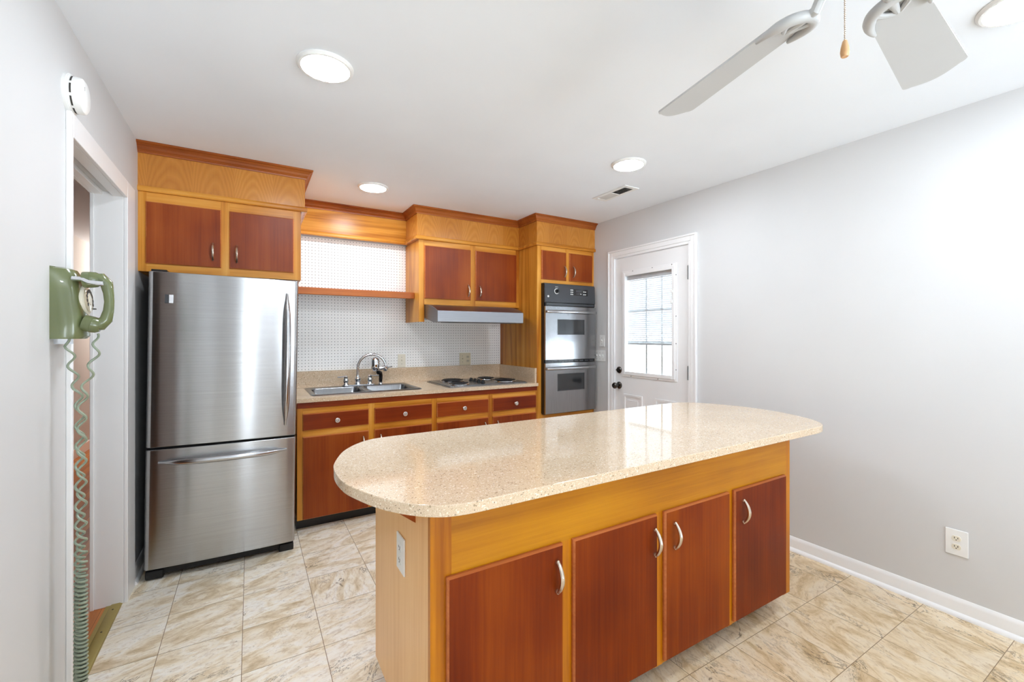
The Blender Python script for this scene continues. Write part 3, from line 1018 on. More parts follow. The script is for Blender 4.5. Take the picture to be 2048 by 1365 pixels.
# ------------------------------------------------------------------ sink
sk = thing('kitchen_sink', 'double bowl stainless drop in sink in the counter', 'sink', (0.784, 3.65, 0.915))
def rrect(x0, x1, y0, y1, r, n=5):
    p = []
    for cx, cy, a in ((x1 - r, y1 - r, 0), (x0 + r, y1 - r, 90), (x0 + r, y0 + r, 180), (x1 - r, y0 + r, 270)):
        for k in range(n + 1):
            an = R(a + 90 * k / n); p.append((cx + r * math.cos(an), cy + r * math.sin(an)))
    return p
def bowl(g, x0, x1, y0, y1, zt, depth, rim):
    """open basin: rings from rim down to the floor"""
    rows = []
    spec = [(0.0, 0.0, 0.04), (0.006, -0.006, 0.045), (0.012, -0.10, 0.05), (0.03, -depth + 0.01, 0.06), (0.06, -depth, 0.06)]
    for ins, dz, r in spec:
        rows.append([g.bm.verts.new((px, py, zt + dz)) for px, py in rrect(x0 + ins, x1 - ins, y0 + ins, y1 - ins, r)])
    k = len(rows[0])
    for a, b in zip(rows, rows[1:]):
        for j in range(k):
            g.bm.faces.new((a[j], a[(j + 1) % k], b[(j + 1) % k], b[j]))
    g.bm.faces.new(rows[-1])
    return rows[0]
g = G()
zt = 0.921
b1 = (SX0 + 0.032, 0.772, SY0 + 0.03, 3.80); b2 = (0.802, SX1 - 0.032, SY0 + 0.03, 3.80)
r1 = bowl(g, *b1, zt, 0.17, None); r2 = bowl(g, *b2, zt, 0.17, None)
# rim deck: outer ring joined to the bowls through a planar fill
outer = [g.bm.verts.new((px, py, zt - 0.001)) for px, py in rrect(SX0 + 0.008, SX1 - 0.008, SY0 + 0.008, SY1 - 0.008, 0.035)]
lip = [g.bm.verts.new((px, py, 0.9146)) for px, py in rrect(SX0, SX1, SY0, SY1, 0.04)]
k = len(outer)
for j in range(k): g.bm.faces.new((outer[j], lip[j], lip[(j + 1) % k], outer[(j + 1) % k]))
def loop_edges(vs_):
    e = []
    for a, b in zip(vs_, vs_[1:] + vs_[:1]):
        x = g.bm.edges.get((a, b)) or g.bm.edges.new((a, b)); e.append(x)
    return e
bmesh.ops.triangle_fill(g.bm, use_beauty=True, edges=loop_edges(outer) + loop_edges(r1) + loop_edges(r2))
g.build('basin', 'sinksteel', sk, smooth=50)
for x in (0.58, 0.985):
    g = G(); g.lathe([(0.045, 0), (0.042, 0.003), (0.03, 0.001), (0.0, 0.001)], (x, 3.6, zt - 0.1695), n=20)
    g.build('drain', 'chrome', sk)

# ------------------------------------------------------------------ faucet and sprayer
FY = 3.862
fc = thing('kitchen_faucet', 'chrome gooseneck faucet with two lever handles and a water filter', 'faucet', (0.79, FY, 0.9205))
g = G()
g.prism(rrect(0.655, 0.925, FY - 0.026, FY + 0.026, 0.025), 'z', 0.9208, 0.93)
g.build('deck_plate', 'chrome', fc, bevel=0.003)
g = G()
g.lathe([(0.026, 0), (0.024, 0.012), (0.02, 0.02), (0.026, 0.03), (0.026, 0.05), (0.017, 0.062), (0.0125, 0.075), (0.0125, 0.08)], (0.783, FY, 0.93))
cx, cz, rad = 0.895, 1.068, 0.112
pts = [(0.783, FY, 0.995), (0.783, FY, 1.03)]
for kk in range(0, 19):
    an = R(180 - kk * 9.2)
    pts.append((cx + rad * math.cos(an), FY - 0.05 * kk / 18, cz + rad * 1.03 * math.sin(an)))
g.tube(pts, 0.0115, 12)
g.build('spout', 'chrome', fc)
for hx_, sgn in ((0.687, -1), (0.884, 1)):
    g = G()
    g.lathe([(0.024, 0), (0.022, 0.01), (0.017, 0.016), (0.022, 0.028), (0.022, 0.046), (0.016, 0.056), (0.018, 0.066), (0.012, 0.076), (0, 0.079)], (hx_, FY, 0.93), n=18)
    g.tube([(hx_, FY, 0.998), (hx_ + sgn * 0.03, FY - 0.01, 0.999), (hx_ + sgn * 0.07, FY - 0.025, 0.998)], [0.0055, 0.0045, 0.006], 8)
    g.build('lever_handle', 'chrome', fc)
yf_ = FY - 0.05
g = G()
g.lathe([(0.0, 0), (0.018, 0.004), (0.03, 0.016), (0.035, 0.03), (0.035, 0.09), (0.03, 0.108), (0.018, 0.12), (0.0, 0.124)], (0.918, yf_, 1.036), n=24)
g.tube([(0.94, yf_, 1.06), (0.97, yf_, 1.064), (1.0, yf_, 1.072)], [0.012, 0.018, 0.016], 12)
g.lathe([(0.016, -0.025), (0.02, -0.015), (0.02, 0.015), (0.013, 0.02), (0.013, 0.03)], (1.006, yf_, 1.062), (0, 0, 1), 16)
g.tube([(1.006, yf_, 1.066), (1.04, yf_, 1.072), (1.062, yf_, 1.076)], [0.008, 0.006, 0.008], 8)
g.build('water_filter', 'chrome', fc)
sp_ = thing('sink_sprayer', 'black side sprayer standing at the right of the faucet', 'sprayer', (0.975, FY, 0.9205))
g = G(); g.lathe([(0.022, 0), (0.02, 0.008), (0.014, 0.016), (0.012, 0.02)], (0.975, FY, 0.921), n=16)
g.build('base', 'chrome', sp_)
g = G()
g.tube([(0.975, FY, 0.935), (0.976, FY, 0.965), (0.977, FY, 0.995), (0.972, FY - 0.006, 1.018), (0.955, FY - 0.02, 1.026), (0.945, FY - 0.028, 1.024)], [0.013, 0.0165, 0.0165, 0.017, 0.019, 0.017], 12)
g.build('spray_head', 'black', sp_)

# ------------------------------------------------------------------ cooktop
ck = thing('cooktop', 'stainless electric cooktop with four black coil burners', 'cooktop', (1.79, 3.62, 0.915))
g = G()
v0 = rrect(KX0, KX1, KY0, KY1, 0.02); 
g.prism(rrect(KX0, KX1, KY0, KY1, 0.02), 'z', 0.9146, 0.920)
g.prism(rrect(KX0 + 0.012, KX1 - 0.012, KY0 + 0.012, KY1 - 0.012, 0.015), 'z', 0.9195, 0.9245)
g.build('top_plate', 'sinksteel', ck, bevel=0.002)
for bx, by_, br in ((1.545, 3.475, 0.078), (1.60, 3.745, 0.098), (1.955, 3.765, 0.078), (2.025, 3.52, 0.098)):
    g = G()
    g.lathe([(br + 0.014, 0.001), (br + 0.013, 0.004), (br + 0.004, 0.0045), (br - 0.01, 0.001), (0.02, 0.0005)], (bx, by_, 0.9245), n=32)
    pan = g.build('drip_pan', 'chrome', ck)
    g = G()
    pts = []
    turns = 4 if br < 0.09 else 5
    for kk in range(turns * 24 + 1):
        an = kk * 2 * math.pi / 24; rr_ = 0.02 + (br - 0.02) * kk / (turns * 24)
        pts.append((bx + rr_ * math.cos(an), by_ + rr_ * math.sin(an), 0.9365))
    g.tube(pts, 0.0046, 8)
    for a in (0, 120, 240):
        g.tube([(bx, by_, 0.9305), (bx + (br + 0.006) * math.cos(R(a + 20)), by_ + (br + 0.006) * math.sin(R(a + 20)), 0.9305)], 0.0022, 6)
    g.build('coil_burner', 'coil', pan)
for kx, ky in ((1.765, 3.45), (1.765, 3.53), (1.765, 3.61), (1.765, 3.69)):
    g = G()
    g.lathe([(0.023, 0), (0.022, 0.004), (0.017, 0.006), (0.015, 0.022), (0.0, 0.0225)], (kx, ky, 0.9245), n=18)
    g.box(kx - 0.004, kx + 0.004, ky - 0.016, ky + 0.016, 0.944, 0.951)
    g.build('control_knob', 'black', ck)


# ------------------------------------------------------------------ wall plates
def plate_xz(label, x0, x1, z0, z1, y, mat, gangs, cat, name, group=None):
    t = thing(name, label, cat, ((x0 + x1) / 2, y, z0), group)
    g = G(); g.box(x0, x1, y - 0.006, y, z0, z1)
    g.build('plate', mat, t, bevel=0.003)
    zc = (z0 + z1) / 2
    for xc, kind in gangs:
        g = G()
        if kind == 'switch':
            g.box(xc - 0.006, xc + 0.006, y - 0.0075, y - 0.0055, zc - 0.013, zc + 0.013, 0)
            g.prism([(y - 0.006, zc - 0.004), (y - 0.006, zc + 0.008), (y - 0.018, zc + 0.012), (y - 0.018, zc + 0.006)], 'x', xc - 0.004, xc + 0.004, 0)
            g.lathe([(0.003, 0), (0.002, 0.0012)], (xc, y - 0.006, zc + 0.03), (0, -1, 0), 8, 1); g.lathe([(0.003, 0), (0.002, 0.0012)], (xc, y - 0.006, zc - 0.03), (0, -1, 0), 8, 1)
            g.build('toggle', [mat, 'slot'], t)
        else:
            for s in (-1, 1):
                zz = zc + s * 0.02
                g = G()
                g.prism([(xc + 0.0165 * math.cos(a), zz + max(-0.012, min(0.012, 0.0165 * math.sin(a)))) for a in [2 * math.pi * q / 20 for q in range(20)]], 'y', y - 0.0085, y - 0.0055, 0)
                for dx in (-0.006, 0.006): g.box(xc + dx - 0.0012, xc + dx + 0.0012, y - 0.009, y - 0.0084, zz - 0.001, zz + 0.007, 1)
                g.lathe([(0.0022, 0), (0.0022, 0.0006)], (xc, y - 0.0084, zz - 0.006), (0, -1, 0), 8, 1)
                g.build('socket', ['socket', 'slot'], t)
    return t


plate_xz('ivory light switch on the pegboard right of the faucet', 1.158, 1.23, 1.053, 1.173, 3.974, 'ivory', [(1.194, 'switch')], 'light switch', 'light_switch', 'switches and outlets')
plate_xz('almond double plate with switch and outlet behind the cooktop', 1.772, 1.894, 1.051, 1.172, 3.974, 'almond', [(1.805, 'switch'), (1.862, 'outlet')], 'outlet', 'wall_outlet', 'switches and outlets')


def plate_yz(label, y0, y1, z0, z1, x, sgn, mat, gangs, cat, name, rec='ivory', sc=1.0):
    """plate on a wall facing sgn along x"""
    t = thing(name, label, cat, (x, (y0 + y1) / 2, z0), 'switches and outlets')
    X = lambda d: x + sgn * d
    g = G(); a, b = sorted((X(0), X(0.006))); g.box(a, b, y0, y1, z0, z1)
    g.build('plate', mat, t, bevel=0.003)
    zc = (z0 + z1) / 2
    for yc, kind in gangs:
        if kind == 'switch':
            g = G()
            a, b = sorted((X(0.0055), X(0.0075))); g.box(a, b, yc - 0.006, yc + 0.006, zc - 0.013, zc + 0.013, 0)
            v = [(X(0.006), zc - 0.004), (X(0.006), zc + 0.008), (X(0.018), zc + 0.012), (X(0.018), zc + 0.006)]
            g.prism(v, 'y', yc - 0.004, yc + 0.004, 0)
            for dz in (-0.03, 0.03): g.lathe([(0.003, 0), (0.002, 0.0012)], (X(0.006), yc, zc + dz), (sgn, 0, 0), 8, 1)
            g.build('toggle', [mat, 'slot'], t)
        else:
            for s in (-1, 1):
                zz = zc + s * 0.02 * sc
                g = G()
                pr = [(yc + 0.0165 * math.cos(a), zz + max(-0.0125, min(0.0125, 0.0165 * math.sin(a)))) for a in [2 * math.pi * q / 20 for q in range(20)]]
                a, b = sorted((X(0.0055), X(0.0085)))
                g.prism(pr, 'x', a, b, 0)
                a, b = sorted((X(0.0084), X(0.009)))
                for dy in (-0.006, 0.006): g.box(a, b, yc + dy - 0.0013, yc + dy + 0.0013, zz - 0.001, zz + 0.007, 1)
                g.lathe([(0.0024, 0), (0.0024, 0.0006)], (X(0.0084), yc, zz - 0.006), (sgn, 0, 0), 8, 1)
                g.build('socket', [rec, 'slot'], t)
    return t


plate_yz('white duplex outlet low on the right wall', 0.664, 0.745, 0.288, 0.412, XR, -1, 'white', [(0.705, 'outlet')], 'outlet', 'wall_outlet', 'ivory')
plate_yz('small single switch plate beside the glazed door, upper one', 3.138, 3.206, 1.236, 1.347, XR, -1, 'white', [(3.172, 'switch')], 'light switch', 'light_switch')
plate_yz('wide triple switch plate between wall oven and glazed door', 3.126, 3.272, 1.094, 1.2, XR, -1, 'white', [(3.158, 'switch'), (3.2, 'switch'), (3.242, 'switch')], 'light switch', 'light_switch')

# ------------------------------------------------------------------ refrigerator
rf = thing('refrigerator', 'stainless bottom freezer refrigerator below the wide upper cabinet', 'refrigerator', (-0.128, 3.45, 0.0))
RX0, RX1 = -0.4945, 0.2405
def bulge(x0, x1, yb, yf, sag, r, n=18):
    """plan outline of a gently bowed door with rounded corners"""
    p = [(x1, yb), (x0, yb)]
    w = (x1 - x0) / 2; c = (x0 + x1) / 2
    for k in range(n + 1):
        t = -1 + 2 * k / n
        y = yf + sag * t * t
        e = max(0.0, abs(t) * w - (w - r))
        y += r - math.sqrt(max(0.0, r * r - e * e)) if e > 0 else 0
        p.append((c + t * w, y))
    return p
def bulge_pts(x0, x1, yb, yf, sag, r):
    w = (x1 - x0) / 2; c = (x0 + x1) / 2
    ts = [k / 12 for k in range(-10, 11)]
    lim = 1 - r / w
    ts = [t * lim / (10 / 12) for t in ts]
    pts = [(x0, yb)]
    arc = []
    for a in range(0, 7):
        an = math.pi / 2 * a / 6
        arc.append((c - w + r - r * math.cos(an), yf + sag * lim * lim + r - r * math.sin(an)))
    pts += arc
    pts += [(c + t * w, yf + sag * t * t) for t in ts[1:-1]]
    pts += [(2 * c - p[0], p[1]) for p in reversed(arc)]
    pts.append((x1, yb))
    return pts
g = G(); g.box(RX0 + 0.004, RX1 - 0.004, 3.098, 3.80, 0.03, 1.685)
g.build('body', 'fridgeside', rf, bevel=0.004)
def fdoor(nm, z0, z1):
    g = G(); g.prism(bulge_pts(RX0, RX1, 3.092, 3.03, 0.012, 0.022), 'z', z0, z1)
    return g.build(nm, 'steel', rf, smooth=30, bevel=0.004)
d1 = fdoor('refrigerator_door', 0.729, 1.692)
d2 = fdoor('freezer_drawer', 0.066, 0.717)
g = G()
pts, rr = [], []
for k in range(25):
    t = -1 + 2 * k / 24
    pts.append((0.176 + 0.004 * (1 - t * t), 3.034 - 0.05 * (1 - abs(t) ** 3.0) , 1.203 + 0.405 * t))
    rr.append(0.0185 * max(0.35, (1 - abs(t) ** 6)))
g.tube(pts, rr, 14, flat=((1, 0, 0), 1.0))
g.build('handle', 'handle', d1)
g = G()
pts, rr = [], []
for k in range(25):
    t = -1 + 2 * k / 24
    pts.append((-0.125 + 0.31 * t, 3.036 - 0.052 * (1 - abs(t) ** 3.0), 0.647))
    rr.append(0.0185 * max(0.35, (1 - abs(t) ** 6)))
g.tube(pts, rr, 14)
g.build('handle', 'handle', d2)
g = G(); g.box(-0.421, -0.403, 3.033, 3.042, 1.52, 1.567, 1); g.box(-0.402, -0.383, 3.0315, 3.042, 1.52, 1.567, 0)
g.build('badge', ['chrome', 'panel'], d1, bevel=0.001)
g = G(); g.box(RX0 + 0.01, RX1 - 0.01, 3.075, 3.12, 0.02, 0.066)
g.build('base_grille', 'rubber', rf)
for x in (RX0 + 0.045, RX1 - 0.045):
    g = G(); g.prism([(3.07, 0.0), (3.12, 0.0), (3.12, 0.05), (3.062, 0.05), (3.058, 0.02)], 'x', x - 0.04, x + 0.04)
    g.build('foot', 'rubber', rf, bevel=0.006)
g = G(); g.box(RX0 + 0.01, RX0 + 0.08, 3.05, 3.14, 1.692, 1.704)
g.build('hinge_cover', 'black', rf, bevel=0.003)
rf.rotation_euler = (0, 0.0138, 0)
rf.location = (-0.128 - 0.003, 3.45, 0.0)

# ------------------------------------------------------------------ island
iy = 1.139
IX0, IX1, IYB, IZ0, IZ1 = 0.4218, 2.268, 1.746, 0.09, 0.882
il = thing('island_cabinet', 'island cabinet with four red brown doors under the rounded top', 'cabinet', (1.34, 1.44, 0))
g = G()
g.box(IX0 + 0.019, IX1 - 0.019, iy + 0.019, IYB, IZ0, IZ1)
g.build('carcass', 'isl_v', il, smooth=0)
g = G(); g.box(IX0, IX0 + 0.0188, iy + 0.0189, IYB, IZ0, IZ1)
lbl(g.build('end_panel', 'pale', il, smooth=0), 'pale tan end panel')
g = G(); g.box(IX1 - 0.0188, IX1, iy + 0.0189, IYB, IZ0, IZ1)
g.build('end_panel', 'isl_v', il, smooth=0)
idr = [(0.466, 0.867), (0.910, 1.309), (1.352, 1.758), (1.796, 2.209)]
zt_, zb_ = 0.672, 0.105
g = G()
ys, ye = iy + 0.0002, iy + 0.0188
edges_ = [IX0 + 0.019] + [v for a in idr for v in a] + [IX1 - 0.019]
g.box(IX0, 0.484, ys, ye, IZ0, IZ1, 0)
g.box(IX1 - 0.034, IX1, ys, ye, IZ0, IZ1, 0)
for i in range(1, 4): g.box(edges_[2 * i], edges_[2 * i + 1], ys, ye, IZ0, zt_ + 0.002, 0)
g.box(2.209, IX1 - 0.034, ys, ye, IZ0, zt_ + 0.002, 0)
g.box(0.484, IX1 - 0.034, ys, ye, zt_ + 0.002, IZ1, 1)
for a, b in idr: g.box(max(a, 0.484), b, ys + 0.002, ye, IZ0, zt_ + 0.002, 1)
g.build('face_frame', ['isl_v', 'isl_h'], il, smooth=0)
for (a, b), hx in zip(idr, (0.839, 1.290, 1.4, 1.85)):
    door_part(il, a, b, zb_, zt_ + 0.003, iy, 'isl_red', th=0.016, hx=hx, hz=0.577)
g = G(); g.box(IX0 + 0.08, IX1 - 0.08, iy + 0.085, IYB - 0.085, 0.0, IZ0)
lbl(g.build('toe_kick', 'toe', il, smooth=0), 'recessed dark base')
g = G()
g.poly([(IX0, 1.263, 0.788), (IX0, 1.263, 0.8815), (0.30, 1.263, 0.8815), (IX0, 1.285, 0.788), (IX0, 1.285, 0.8815), (0.30, 1.285, 0.8815)],
       [(0, 1, 2), (3, 5, 4), (0, 3, 4, 1), (1, 4, 5, 2), (0, 2, 5, 3)])
lbl(g.build('bracket', 'red_v', il, smooth=0), 'red brown triangular bracket')
plate_yz('white outlet plate on the pale end of the island', 1.36, 1.442, 0.58, 0.698, IX0, -1, 'white', [(1.401, 'outlet')], 'outlet', 'wall_outlet', 'white')

# island top: straight sides with bowed ends
half = [(0.0, 0.0), (0.06, 0.003), (0.12, 0.012), (0.21, 0.041), (0.275, 0.069), (0.335, 0.108), (0.38, 0.15), (0.405, 0.186), (0.418, 0.222), (0.4245, 0.27), (0.425, 0.33)]
yc_ = 1.451
def catmull(P, n=6):
    out = []
    for i in range(len(P) - 1):
        p0, p1, p2, p3 = P[max(i - 1, 0)], P[i], P[i + 1], P[min(i + 2, len(P) - 1)]
        for k in range(n):
            t = k / n
            out.append(tuple(0.5 * (2 * p1[j] + (p2[j] - p0[j]) * t + (2 * p0[j] - 5 * p1[j] + 4 * p2[j] - p3[j]) * t * t + (3 * p1[j] - p0[j] - 3 * p2[j] + p3[j]) * t ** 3) for j in (0, 1)))
    out.append(P[-1])
    return out
full = [(-a, b) for a, b in reversed(half[1:])] + half
cur = catmull(full, 4)
leftp = [(0.229 + b, yc_ + a) for a, b in cur]
rightp = [(2.572 - b, yc_ - a) for a, b in cur]
g = G(); g.prism(leftp + rightp, 'z', 0.8825, 0.914)
it = g.build('island_countertop', 'quartz', loc=(1.4, yc_, 0.8825), bevel=0.003, smooth=30)
tag(it, 'speckled beige quartz island top with bowed ends', 'countertop')

# ------------------------------------------------------------------ wall telephone
ph = thing('wall_telephone', 'avocado green rotary telephone mounted on the wall by the doorway', 'telephone', (XL, 2.0, 1.333))
g = G()
PY0, PY1 = 1.94, 2.062
def phone_sec(z, d, ins):
    x0 = XL
    r = 0.02
    pts = [(x0, PY0 + ins * 0), (x0 + d - r, PY0 + ins), (x0 + d - r * 0.35, PY0 + ins + r * 0.35), (x0 + d, PY0 + ins + r * 1.2),
           (x0 + d + 0.004, 2.0), (x0 + d, PY1 - ins - r * 1.2), (x0 + d - r * 0.35, PY1 - ins - r * 0.35), (x0 + d - r, PY1 - ins), (x0, PY1)]
    return [(p[0], p[1], z) for p in pts]
secs = [phone_sec(1.335, 0.066, 0.002), phone_sec(1.345, 0.074, 0.001), phone_sec(1.40, 0.072, 0.002), phone_sec(1.5, 0.062, 0.005), phone_sec(1.545, 0.055, 0.008), phone_sec(1.562, 0.046, 0.012), phone_sec(1.568, 0.03, 0.02)]
rows = [[g.bm.verts.new(p) for p in s] for s in secs]
for a, b in zip(rows, rows[1:]):
    for j in range(len(a) - 1):
        g.bm.faces.new((a[j], a[j + 1], b[j + 1], b[j]))
    g.bm.faces.new((a[-1], a[0], b[0], b[-1]))
g.bm.faces.new(rows[0][::-1]); g.bm.faces.new(rows[-1])
g.build('housing', 'green', ph, smooth=40)
dc = Vector((XL + 0.066, 2.012, 1.466)); dn = Vector((1, 0, 0.09)).normalized()
g = G()
g.lathe([(0.05, -0.004), (0.05, 0.004), (0.045, 0.008), (0.043, 0.006), (0.0, 0.006)], dc, dn, 32)
dl = g.build('dial', 'ivory', ph)
g = G()
g.lathe([(0.041, 0.007), (0.041, 0.0105), (0.038, 0.0125), (0.018, 0.0125), (0.016, 0.014), (0.0, 0.014)], dc, dn, 32)
uu = Vector((0, 1, 0)); ww = dn.cross(uu)
for k in range(10):
    an = R(-30 + k * 27)
    c_ = dc + dn * 0.0122 + (uu * math.cos(an) + ww * math.sin(an)) * 0.03
    g.lathe([(0.0062, 0), (0.0062, 0.0012), (0.0, 0.0012)], c_, dn, 12, 1)
g.box(dc.x + 0.012, dc.x + 0.02, dc.y + 0.026, dc.y + 0.04, dc.z - 0.03, dc.z - 0.026, 1)
g.build('finger_wheel', ['dial', 'slot'], dl)
HY = 1.968
g = G()
g.tube([(XL + 0.05, HY - 0.012, 1.532), (XL + 0.075, HY - 0.02, 1.53), (XL + 0.092, HY - 0.027, 1.521), (XL + 0.128, HY - 0.027, 1.519)], [0.009, 0.008, 0.008, 0.0075], 10)
g.build('cradle_hook', 'chrome', ph)
hs = G()
hp = [(-0.452, 1.533), (-0.430, 1.535), (-0.416, 1.520), (-0.411, 1.49), (-0.409, 1.459), (-0.411, 1.43), (-0.417, 1.40), (-0.432, 1.383), (-0.45, 1.381)]
hs.tube([(a, HY, b) for a, b in hp], [0.02, 0.021, 0.0175, 0.0145, 0.0135, 0.0145, 0.0175, 0.021, 0.02], 14)
hs.lathe([(0.026, 0), (0.027, 0.004), (0.027, 0.018), (0.0265, 0.0185), (0.0265, 0.0195), (0.027, 0.02), (0.025, 0.034), (0.018, 0.044)], (-0.474, HY, 1.53), (1, 0, 0.08), 24)
hs.lathe([(0.026, 0), (0.027, 0.004), (0.027, 0.02), (0.0265, 0.0205), (0.0265, 0.0215), (0.027, 0.022), (0.025, 0.036), (0.018, 0.046)], (-0.473, HY, 1.389), (1, 0, -0.3), 24)
ho = hs.build('handset', 'green', ph)
g = G()
def coil(top, btm, pitch0, pitch1, r0, r1, phase):
    out = []
    z = top[2]; L = top[2] - btm[2]; an = phase
    while z > btm[2]:
        q = (top[2] - z) / L
        e_ = min(1.0, max(0.0, (q - 0.42) / 0.25)); pit = pitch0 + (pitch1 - pitch0) * e_ * e_ * (3 - 2 * e_)
        rr_ = r0 + (r1 - r0) * max(0.0, (q - 0.35) / 0.65)
        rr_ *= min(1.0, (top[2] - z) / 0.03 + 0.05)
        s_ = min(1.0, q / 0.2); s_ = s_ * s_ * (3 - 2 * s_)
        cx_ = top[0] + (btm[0] - top[0]) * s_; cy_ = top[1] + (btm[1] - top[1]) * s_
        out.append((cx_ + rr_ * math.cos(an), cy_ + rr_ * math.sin(an), z))
        st_ = 2 * math.pi / 14
        an += st_; z -= pit * st_ / (2 * math.pi)
    return out
ca = coil((-0.438, HY, 1.352), (-0.474, 1.955, 0.07), 0.07, 0.013, 0.0105, 0.0135, 0.4)
cb = coil((-0.505, 1.955, 1.338), (-0.481, 1.963, 0.07), 0.066, 0.014, 0.0105, 0.0135, 0.9)
pts = ca + [(-0.478, 1.959, 0.058)] + cb[::-1]
g.tube(pts, 0.0037, 6)
lbl(g.build('coiled_cord', 'cordgreen', ph), 'long coiled grey green cord hanging to the floor')
g = G(); g.box(XL, XL + 0.035, 1.975, 2.02, 1.318, 1.336)
g.build('wall_jack', 'chrome', ph)

# ------------------------------------------------------------------ smoke detector
sd = thing('smoke_detector', 'round white smoke detector high on the wall above the telephone', 'smoke detector', (XL, 2.105, 2.19))
sc_ = (XL, 2.105, 2.19)
g = G(); g.lathe([(0.068, 0), (0.068, 0.009), (0.0655, 0.0095), (0.0655, 0.013), (0.063, 0.015), (0.0, 0.015)], sc_, (1, 0, 0), 40)
g.build('base', 'white', sd)
g = G(); g.lathe([(0.061, 0.011), (0.061, 0.034), (0.058, 0.042), (0.05, 0.047), (0.0, 0.0485)], sc_, (1, 0, 0), 40)
cv_ = g.build('cover', 'white', sd)
for k in range(9):
    a0, a1 = R(k * 40 + 5), R(k * 40 + 36)
    g = G()
    vv_ = []
    for q in range(9):
        a = a0 + (a1 - a0) * q / 8
        for x_, r_ in ((0.0175, 0.0613), (0.0225, 0.0613)):
            vv_.append((XL + x_, 2.105 + r_ * math.cos(a), 2.19 + r_ * math.sin(a)))
    g.poly(vv_, [(2 * q, 2 * q + 1, 2 * q + 3, 2 * q + 2) for q in range(8)])
    g.build('vent_slot', 'slot', cv_, smooth=0)
for k in range(3):
    g = G(); g.sphere((XL + 0.0475, 2.085, 2.216 - k * 0.005), 0.0013, 6)
    g.build('sound_hole', 'slot', cv_, smooth=0)

# ------------------------------------------------------------------ recessed style disc lights
def lamp(label, x, y, proto=[]):
    t = thing('ceiling_light', label, 'ceiling light', (x, y, H - 0.001), 'flush disc ceiling lights')
    g = G(); g.lathe([(0.108, 0), (0.108, 0.004), (0.1, 0.012), (0.092, 0.013), (0.09, 0.011)], (x, y, H - 0.0005), (0, 0, -1), 48)
    g.build('trim_ring', 'white', t)
    g = G(); g.lathe([(0.0905, 0.010), (0.0895, 0.0135), (0.08, 0.016), (0.05, 0.0175), (0.0, 0.018)], (x, y, H), (0, 0, -1), 40)
    g.build('diffuser', 'lamp', t)
lamp('large near disc light on the ceiling left of the fan', 0.262, 1.912)
lamp('disc light on the ceiling in front of the soffit above the sink', 0.775, 3.285)
lamp('disc light on the ceiling beside the air vent', 2.07, 2.01)
lamp('disc light at the right edge of the ceiling beyond the fan', 2.175, 0.37)
lamp('disc light on the ceiling behind the viewer', 0.26, -0.6)  # out of view, added to help light the room

# ------------------------------------------------------------------ ceiling vent
vt = thing('air_vent', 'white rectangular air register in the ceiling near the glazed door', 'vent', (2.405, 2.48, H))
g = G()
g.box(2.335, 2.366, 2.30, 2.66, H - 0.006, H - 0.0005); g.box(2.449, 2.478, 2.30, 2.66, H - 0.006, H - 0.0005)
g.box(2.366, 2.449, 2.30, 2.334, H - 0.006, H - 0.0005); g.box(2.366, 2.449, 2.628, 2.66, H - 0.006, H - 0.0005); g.box(2.366, 2.449, 2.474, 2.486, H - 0.006, H - 0.0005)
g.build('frame', 'white', vt, bevel=0.002)
g = G()
g.box(2.366, 2.449, 2.334, 2.628, H - 0.0015, H - 0.0005, 1)
for k in range(7):
    x = 2.372 + k * 0.012
    for a, b, s in ((2.336, 2.473, 1), (2.487, 2.627, -1)):
        g.poly([(x, a, H - 0.0055), (x, b, H - 0.0055), (x + s * 0.005, b, H - 0.001), (x + s * 0.005, a, H - 0.001)], [(0, 1, 2, 3)], 0)
g.box(2.36, 2.38, 2.67 - 0.05, 2.675 - 0.04, H - 0.012, H - 0.006, 0)
g.build('louvres', ['white', 'slot'], vt, smooth=0)

# ------------------------------------------------------------------ ceiling fan
FC = Vector((1.1315, 0.404, 2.133))
fn = thing('ceiling_fan', 'white ceiling fan with broad blades and a pull chain', 'ceiling fan', (FC.x, FC.y, FC.z))
g = G(); g.lathe([(0.07, 0), (0.07, 0.012), (0.05, 0.05), (0.018, 0.06)], (FC.x, FC.y, H - 0.0005), (0, 0, -1), 32)
g.build('canopy', 'fan', fn)
g = G(); g.tube([(FC.x, FC.y, H - 0.055), (FC.x, FC.y, FC.z + 0.14)], 0.012, 12)
g.build('downrod', 'fan', fn)
g = G(); g.lathe([(0.02, 0.15), (0.06, 0.14), (0.095, 0.115), (0.1, 0.08), (0.1, 0.05), (0.08, 0.035), (0.055, 0.03), (0.052, 0.005), (0.035, -0.008), (0.0, -0.009)], FC, (0, 0, 1), 40)
g.build('motor_housing', 'fan', fn)
pt = R(-12.6)
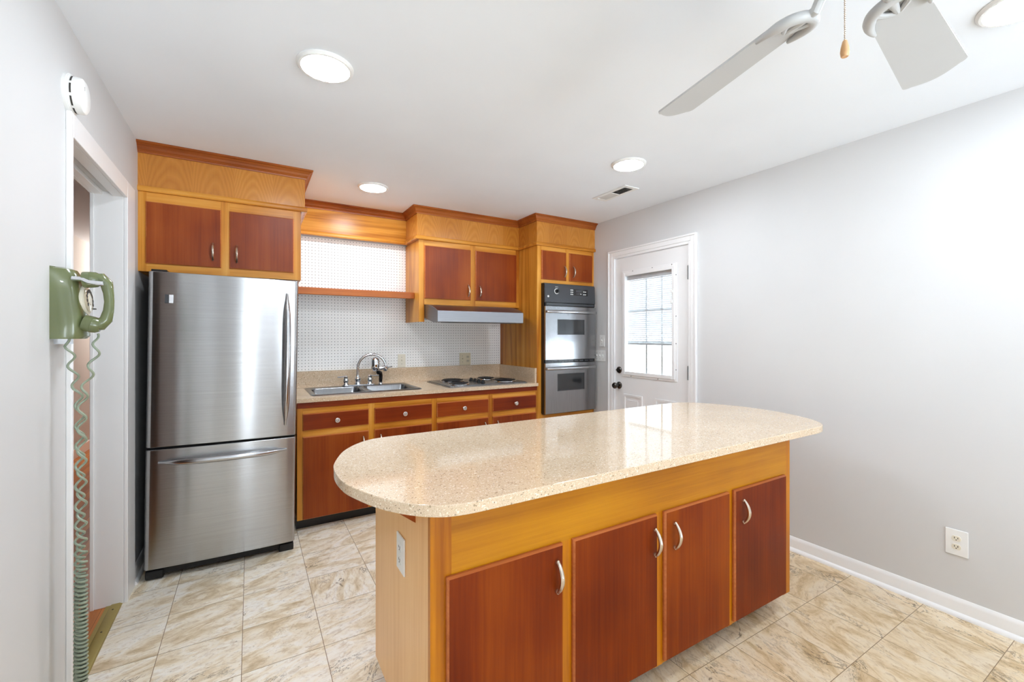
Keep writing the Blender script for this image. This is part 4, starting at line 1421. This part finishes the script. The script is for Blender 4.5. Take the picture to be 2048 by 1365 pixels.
for k in range(5):
    th = R(76.97 - 0.3 - k * 70.2) if k < 2 else R(77 - 72 * k)
    e = Vector((math.cos(th), math.sin(th), 0)); nn = Vector((-math.sin(th) * math.cos(pt), math.cos(th) * math.cos(pt), math.sin(pt))); up = e.cross(nn)
    P = lambda r_, s_, h_=0.0: FC + e * r_ + nn * s_ + up * h_
    out = []
    r0, r1, w0, w1 = 0.175, 0.664, 0.054, 0.073
    # outline: narrow rounded root, wide rounded tip
    oc = []
    for q in range(7):
        a = math.pi / 2 * q / 6
        oc.append((r0 + 0.03 - 0.03 * math.cos(a) , w0 - 0.03 + 0.03 * math.sin(a)))
    tip = []
    for q in range(7):
        a = math.pi / 2 * q / 6
        tip.append((r1 - 0.022 - 0.018 + 0.018 * math.sin(a), w1 - 0.018 + 0.018 * math.cos(a)))
    for q in range(1, 6):
        tip.append((r1 - 0.022 + 0.022 * math.sin(math.pi / 2 * q / 5) , (w1 - 0.018) * (1 - q / 5)))
    side = oc + tip
    full_ = side + [(a, -b) for a, b in reversed(side[:-1])]
    g = G()
    n_ = len(full_)
    vv_ = [P(a, b, 0.003) for a, b in full_] + [P(a, b, -0.003) for a, b in full_]
    g.poly(vv_, [tuple(range(n_)), tuple(range(2 * n_ - 1, n_ - 1, -1))] + [(i, i + n_, (i + 1) % n_ + n_, (i + 1) % n_) for i in range(n_)])
    bl = g.build('blade', 'fan', fn, smooth=30)
    g = G()
    # bracket: arm, horseshoe round the root, middle prong
    g.tube([FC + e * 0.09 + Vector((0, 0, 0.06)), FC + e * 0.105 + Vector((0, 0, 0.02)), P(0.125, 0, -0.008), P(0.165, 0, -0.009), P(0.205, 0, -0.008)], [0.012, 0.012, 0.012, 0.010, 0.006], 10)
    hsz = [(0.245, 0.054), (0.22, 0.056), (0.19, 0.053), (0.16, 0.04), (0.145, 0.014), (0.145, -0.014), (0.16, -0.04), (0.19, -0.053), (0.22, -0.056), (0.245, -0.054)]
    hs_ = catmull(hsz, 5); nh = len(hs_) - 1
    g.tube([P(a, b, -0.009) for a, b in hs_], [0.004 + 0.0095 * min(1.0, 4.0 * q / nh, 4.0 * (nh - q) / nh) for q in range(nh + 1)], 12)
    for s_ in (-1, 1):
        g.tube([P(0.16, 0.036 * s_, -0.009), P(0.185, 0.024 * s_, -0.008), P(0.205, 0.006 * s_, -0.008)], [0.009, 0.007, 0.006], 8)
    g.build('blade_bracket', 'fan', bl)
g = G()
z = FC.z - 0.001
pcx, pcy = FC.x - 0.049, FC.y + 0.029
while z > 1.972:
    g.sphere((pcx, pcy, z), 0.0021, 6); z -= 0.0046
pc = g.build('pull_chain', 'nickel', fn)
g = G(); g.lathe([(0.002, 0.036), (0.0045, 0.033), (0.0075, 0.02), (0.0085, 0.01), (0.0075, 0.002), (0.006, 0.0), (0.003, 0.001)], (pcx, pcy, 1.938), n=16)
lbl(g.build('pull_bob', 'woodknob', pc), 'wooden bob on the chain')

# prototypes are no longer needed
for o in protos: bpy.data.objects.remove(o)
